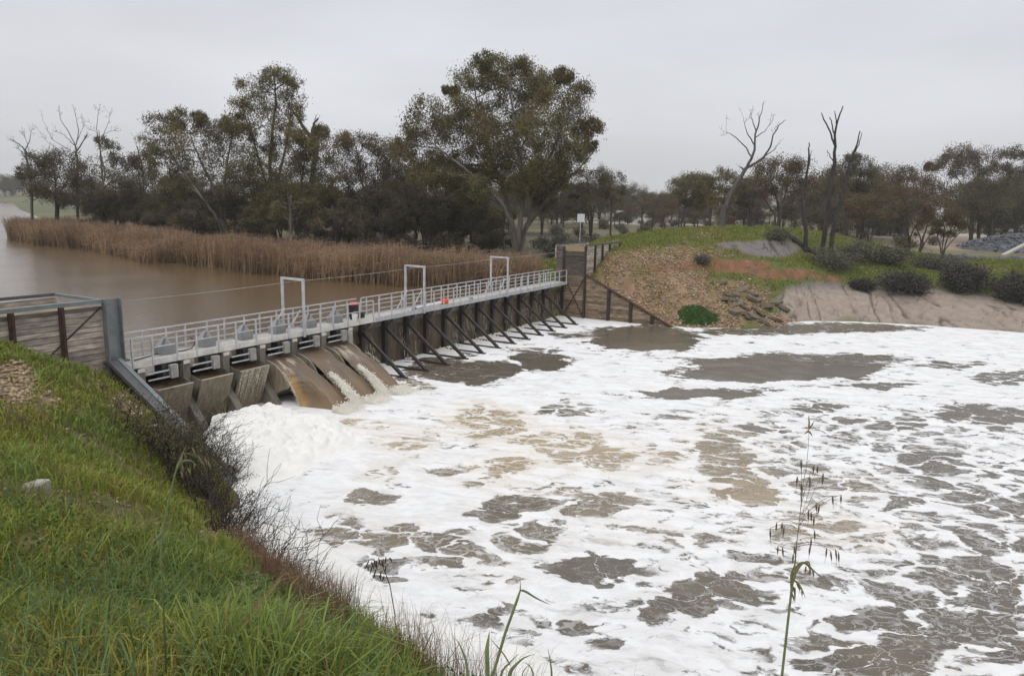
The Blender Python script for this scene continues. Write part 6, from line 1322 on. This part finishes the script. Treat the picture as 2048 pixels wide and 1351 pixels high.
twiggy('dark tangled twiggy shrub above the cut edge of the near bank', hit(405, 1000, 12, 22), (1.0, 1.1), 90, 1.15, 2500)
twiggy('leafless arching shrub hanging over the foam below the cut edge', hit(470, 1068, 9, 17)+np.array([.30, .2, -.35]), (1.1, .9), 80, 1.9, 0, (.45, .0, .2))
twiggy('thin leafless shrub standing in front of the white foam on the brink', hit(500, 1092, 9, 16)+np.array([.1, 0, 0]), (.8, .6), 55, 1.35, 0, (.35, 0, .15))
twiggy('fine bare twigs rising over the lower end of the sloping channel', at_z(405, 905, .9), (.9, 1.2), 75, 1.7, 600, (.45, .1, .1))
o = thing('dock_stalk', tuple(hit(790, 1290, 4, 9)), 'dead stalk with hanging black leaves leaning out over the foam', 'dead stalk')
Yd = 6.7; m = MB(); c = np.array([hit(790, 1290, 4, 9)]+[at_y(x, y, Yd) for x, y in ((790, 1230), (780, 1170), (765, 1130), (745, 1118), (735, 1120))]); m.tube(c, np.linspace(.006, .003, 6), 5); m.build('stem', M['twig'], o)
m = MB()
for x, y in ((738, 1118), (742, 1122), (748, 1116), (753, 1120), (757, 1114), (762, 1120), (767, 1116), (772, 1112), (777, 1116), (745, 1130), (752, 1136), (750, 1146), (757, 1150), (762, 1140), (768, 1150), (772, 1130), (736, 1130)):
    p = at_y(x, y, Yd+rng.normal(0, .08)); q = p+np.array([rng.normal(-.01, .02), rng.normal(0, .02), -rng.uniform(.05, .11)]); m.tube(curve(p, q, rng.normal(0, .01, 3), 5, .03), [.002, .006, .007, .005, .001], 4)
m.build('leaves', M['twig'], o)
# ------------------------------------------------------------------ wild oats close to the lens
def blade_strip(m, pts, w, side=None):
    pts = np.asarray(pts, float); k = len(pts); idx = np.linspace(0, k-1, 14); P = np.stack([np.interp(idx, np.arange(k), pts[:, j]) for j in range(3)], 1)
    for _ in range(2): P[1:-1] = (P[:-2]+2*P[1:-1]+P[2:])/4
    d = np.gradient(P, axis=0); d /= np.linalg.norm(d, axis=1)[:, None]; a = np.cross(d, np.array([.15, 1.0, .25]) if side is None else side); a /= np.linalg.norm(a, axis=1)[:, None]+1e-9
    u = np.linspace(0, 1, 14); ww = w*np.minimum(1, (u+.06)*7)*(1-u**2.2)+.0004; nrm = np.cross(a, d)
    V = []
    for i in range(14): V += [P[i]-a[i]*ww[i]/2+nrm[i]*ww[i]*.18, P[i], P[i]+a[i]*ww[i]/2+nrm[i]*ww[i]*.18]
    F = []
    for i in range(13): F += [(3*i, 3*i+1, 3*i+4, 3*i+3), (3*i+1, 3*i+2, 3*i+5, 3*i+4)]
    m.add(V, F)
def spikelet(o, mm, p, q, w=.0021):
    m = MB(); m.tube(np.array([p, p*.75+q*.25, p*.5+q*.5, p*.2+q*.8, q]), [.0006, w*.8, w, w*.55, .0003], 6)
    m.tube(np.array([q, q+(q-p)*.45+rng.normal(0, .002, 3)]), [.0004, .0002], 3, False); m.build('spikelet', mm, o, smooth=True)
Yo = 1.62; A = lambda x, y, d=0.0: at_y(x, y, Yo+d)
b0 = at_y(1556, 1480, Yo+.02); b0g = np.array([b0[0]-.03, b0[1], gz(b0[0:1], b0[1:2])[0]])
o = thing('wild_oat', tuple(b0g), 'tall wild oat stalk with hanging dark spikelets in front of the foam at the right', 'grass stalk', 'wild oats in the foreground')
sp_ = np.array([b0g, b0]+[A(x, y) for x, y in ((1564, 1351), (1574, 1260), (1583, 1180), (1588, 1150), (1594, 1080), (1601, 1020), (1606, 970), (1613, 930), (1617, 890), (1618, 855))])
m = MB(); m.tube(sp_, [.0032, .0032, .0032, .0030, .0028, .0022, .0010, .0008, .0007, .0006, .0005, .0004], 7); m.build('stem', M['stem'], o, smooth=True)
m = MB(); m2 = MB()
SPK = ((515, 250, 590), (580, 280, 565), (600, 280, 700), (628, 320, 710), (560, 335, 600), (495, 335, 580), (515, 370, 585), (675, 435, 660), (718, 430, 680), (590, 470, 640), (608, 480, 690), (552, 505, 630), (565, 515, 640), (580, 540, 650), (390, 570, 690), (418, 570, 720), (428, 590, 720), (357, 600, 700), (583, 610, 700), (566, 650, 720), (397, 690, 780), (420, 695, 790), (560, 690, 760), (645, 700, 780), (665, 715, 790), (690, 705, 780), (705, 720, 790), (475, 730, 800), (480, 690, 780))
for zx, zy, ay in SPK:
    x_, y_ = 1400+zx/2.545, 820+zy/2.545; d_ = rng.uniform(-.05, .05); p = A(x_, y_, d_); q = A(x_+rng.normal(0, 1.2), y_+rng.uniform(17, 24), d_)
    yy_ = 820+(ay-20)/2.545-30; sx_ = np.interp(yy_, [855, 930, 1020, 1150], [1618, 1613, 1601, 1588]); r0_ = A(sx_, yy_); top = (r0_+p)/2+np.array([0, 0, .012])
    m2.tube(curve(r0_, p, np.array([0, 0, .022]), 7, .01), .00045, 4, False); spikelet(o, M['oatdark'], p, q)
m2.build('panicle', M['oatdark'], o)
m = MB()
for x0, y0, x1, y1 in ((1618, 858, 1617, 830), (1618, 860, 1608, 868), (1618, 858, 1628, 842), (1617, 862, 1625, 872)): blade_strip(m, [A(x0, y0), A((x0+x1)/2+1, (y0+y1)/2), A(x1, y1)], .004)
for L_, w_ in ((((1586, 1165), (1590, 1140), (1600, 1125), (1612, 1124), (1625, 1140), (1652, 1160)), .0085), (((1588, 1160), (1596, 1165), (1605, 1180), (1611, 1195)), .005), (((1586, 1172), (1590, 1185), (1590, 1205)), .005), (((1588, 1150), (1602, 1128), (1618, 1120), (1622, 1140)), .006), (((1584, 1185), (1582, 1150), (1590, 1125)), .006)): blade_strip(m, [A(x, y, .004*i) for i, (x, y) in enumerate(L_)], w_)
m.build('leaves', M['oat'], o)
m = MB()
for zx, zy in ((480, 840), (490, 870), (505, 880), (485, 900), (520, 905), (540, 790), (560, 800), (575, 810), (545, 770), (470, 930)):
    x_, y_ = 1400+zx/2.545, 820+zy/2.545; spikelet(o, M['oat'], A(x_, y_, -.004), A(x_+rng.uniform(-3, 6), y_+16, -.004), .0022)
Yo = 1.75; b0 = at_y(975, 1420, Yo); b0g = np.array([b0[0], b0[1], gz(b0[0:1], b0[1:2])[0]-.02])
o = thing('wild_oat', tuple(b0g), 'young oat stem with one long drooping leaf at the bottom centre, before the foam', 'grass stalk', 'wild oats in the foreground')
ZC = lambda x, y, d=0.0: A(860+x/2.926, 1060+y/2.926, d)
m = MB(); m.tube(np.array([b0g, b0, ZC(365, 850), ZC(405, 720), ZC(440, 600), ZC(480, 490), ZC(512, 400), ZC(528, 350), ZC(530, 300)]), [.004, .0042, .0042, .004, .0038, .0036, .0036, .002, .0006], 8); m.build('stem', M['stem'], o, smooth=True)
m = MB()
for L_, w_ in ((((528, 350), (560, 358), (600, 385), (650, 412), (712, 436)), .0075), (((470, 790), (430, 720), (380, 665), (352, 632)), .004)): blade_strip(m, [ZC(x, y, .003*i) for i, (x, y) in enumerate(L_)], w_)
m.build('leaves', M['stem'], o)
b1 = np.array([b0[0]-.02, b0[1]+.05, 0]); b1[2] = gz(b1[0:1], b1[1:2])[0]-.02
o = thing('grass_tuft', tuple(b1), 'tuft of broad upright grass leaves at the bottom centre beside the young oat', 'grass tuft')
m = MB()
for L_, w_ in ((((345, 1000), (340, 850), (330, 700), (340, 640), (350, 590)), .0135), (((270, 1000), (230, 850), (205, 740), (170, 660), (145, 625)), .008), (((340, 1000), (390, 850), (450, 790), (490, 750), (522, 718)), .007), (((400, 1000), (440, 850), (500, 790), (545, 745), (612, 722)), .011), (((720, 1000), (716, 850), (704, 770), (690, 685)), .006), (((300, 1000), (300, 880), (290, 800)), .007), (((560, 1000), (620, 850), (575, 780), (540, 770)), .005), (((500, 1000), (530, 850), (560, 800), (605, 775)), .003)):
    q = [ZC(x, y, .02+.01*i) for i, (x, y) in enumerate(L_)]; blade_strip(m, [np.array([q[0][0], q[0][1], b1[2]-.02])]+q[1:], w_)
m.build('leaves', M['stem'], o)
Yo = 2.6; hb = hit(335, 1060, 2.5, 9); b0g = np.array([at_y(318, 1160, Yo)[0], Yo, 0]); b0g[2] = gz(b0g[0:1], b0g[1:2])[0]
o = thing('wild_oat', tuple(b0g), 'oat stalk with pale green spikelets and a folded leaf, before the dark twiggy shrub', 'grass stalk', 'wild oats in the foreground')
m = MB(); m.tube(np.array([b0g, A(322, 1100), A(328, 1048), A(340, 990), A(352, 940), A(362, 922), A(365, 905)]), [.0035, .0035, .0034, .0033, .0033, .003, .001], 7); m.build('stem', M['stem'], o, smooth=True)
m = MB(); blade_strip(m, [A(353, 938), A(360, 925), A(372, 920), A(385, 921), A(400, 938)], .012); blade_strip(m, [A(326, 1060), A(318, 1074), A(306, 1082), A(294, 1106)], .013); blade_strip(m, [A(352, 935), A(366, 905), A(372, 890)], .006); m.build('leaves', M['stem'], o)
m = MB(); m2 = MB()
for x_, y_ in ((368, 905), (385, 895), (398, 912), (403, 920), (410, 915), (365, 930), (375, 935), (380, 932), (388, 925), (416, 922), (362, 942)):
    r0_ = A(364, 905); p = A(x_, y_, rng.uniform(-.05, .05)); m2.tube(curve(r0_, p, np.array([0, 0, .01]), 5, .01), .0006, 4, False); spikelet(o, M['oat'], p, p+np.array([rng.uniform(.0, .014), 0, -.03]), .004)
m2.build('panicle', M['oat'], o)
# ------------------------------------------------------------------ rainy air
m = MB(); m.hexa([(-7600, -400, -6), (7600, -400, -6), (7600, 7600, -6), (-7600, 7600, -6), (-7600, -400, 62), (7600, -400, 62), (7600, 7600, 62), (-7600, 7600, 62)])
hm = bpy.data.materials.new('rainy_air'); hm.use_nodes = True; hn = hm.node_tree.nodes; hn.remove(hn['Principled BSDF'])
pv = hn.new('ShaderNodeVolumePrincipled'); pv.inputs['Color'].default_value = (.93, .94, .96, 1); pv.inputs['Density'].default_value = HAZE; pv.inputs['Anisotropy'].default_value = 0.2
hm.node_tree.links.new(pv.outputs[0], hn['Material Output'].inputs['Volume'])
tag(m.build('haze', hm), 'thin grey rainy air between the weir and the far woodland', 'haze', kind='stuff')
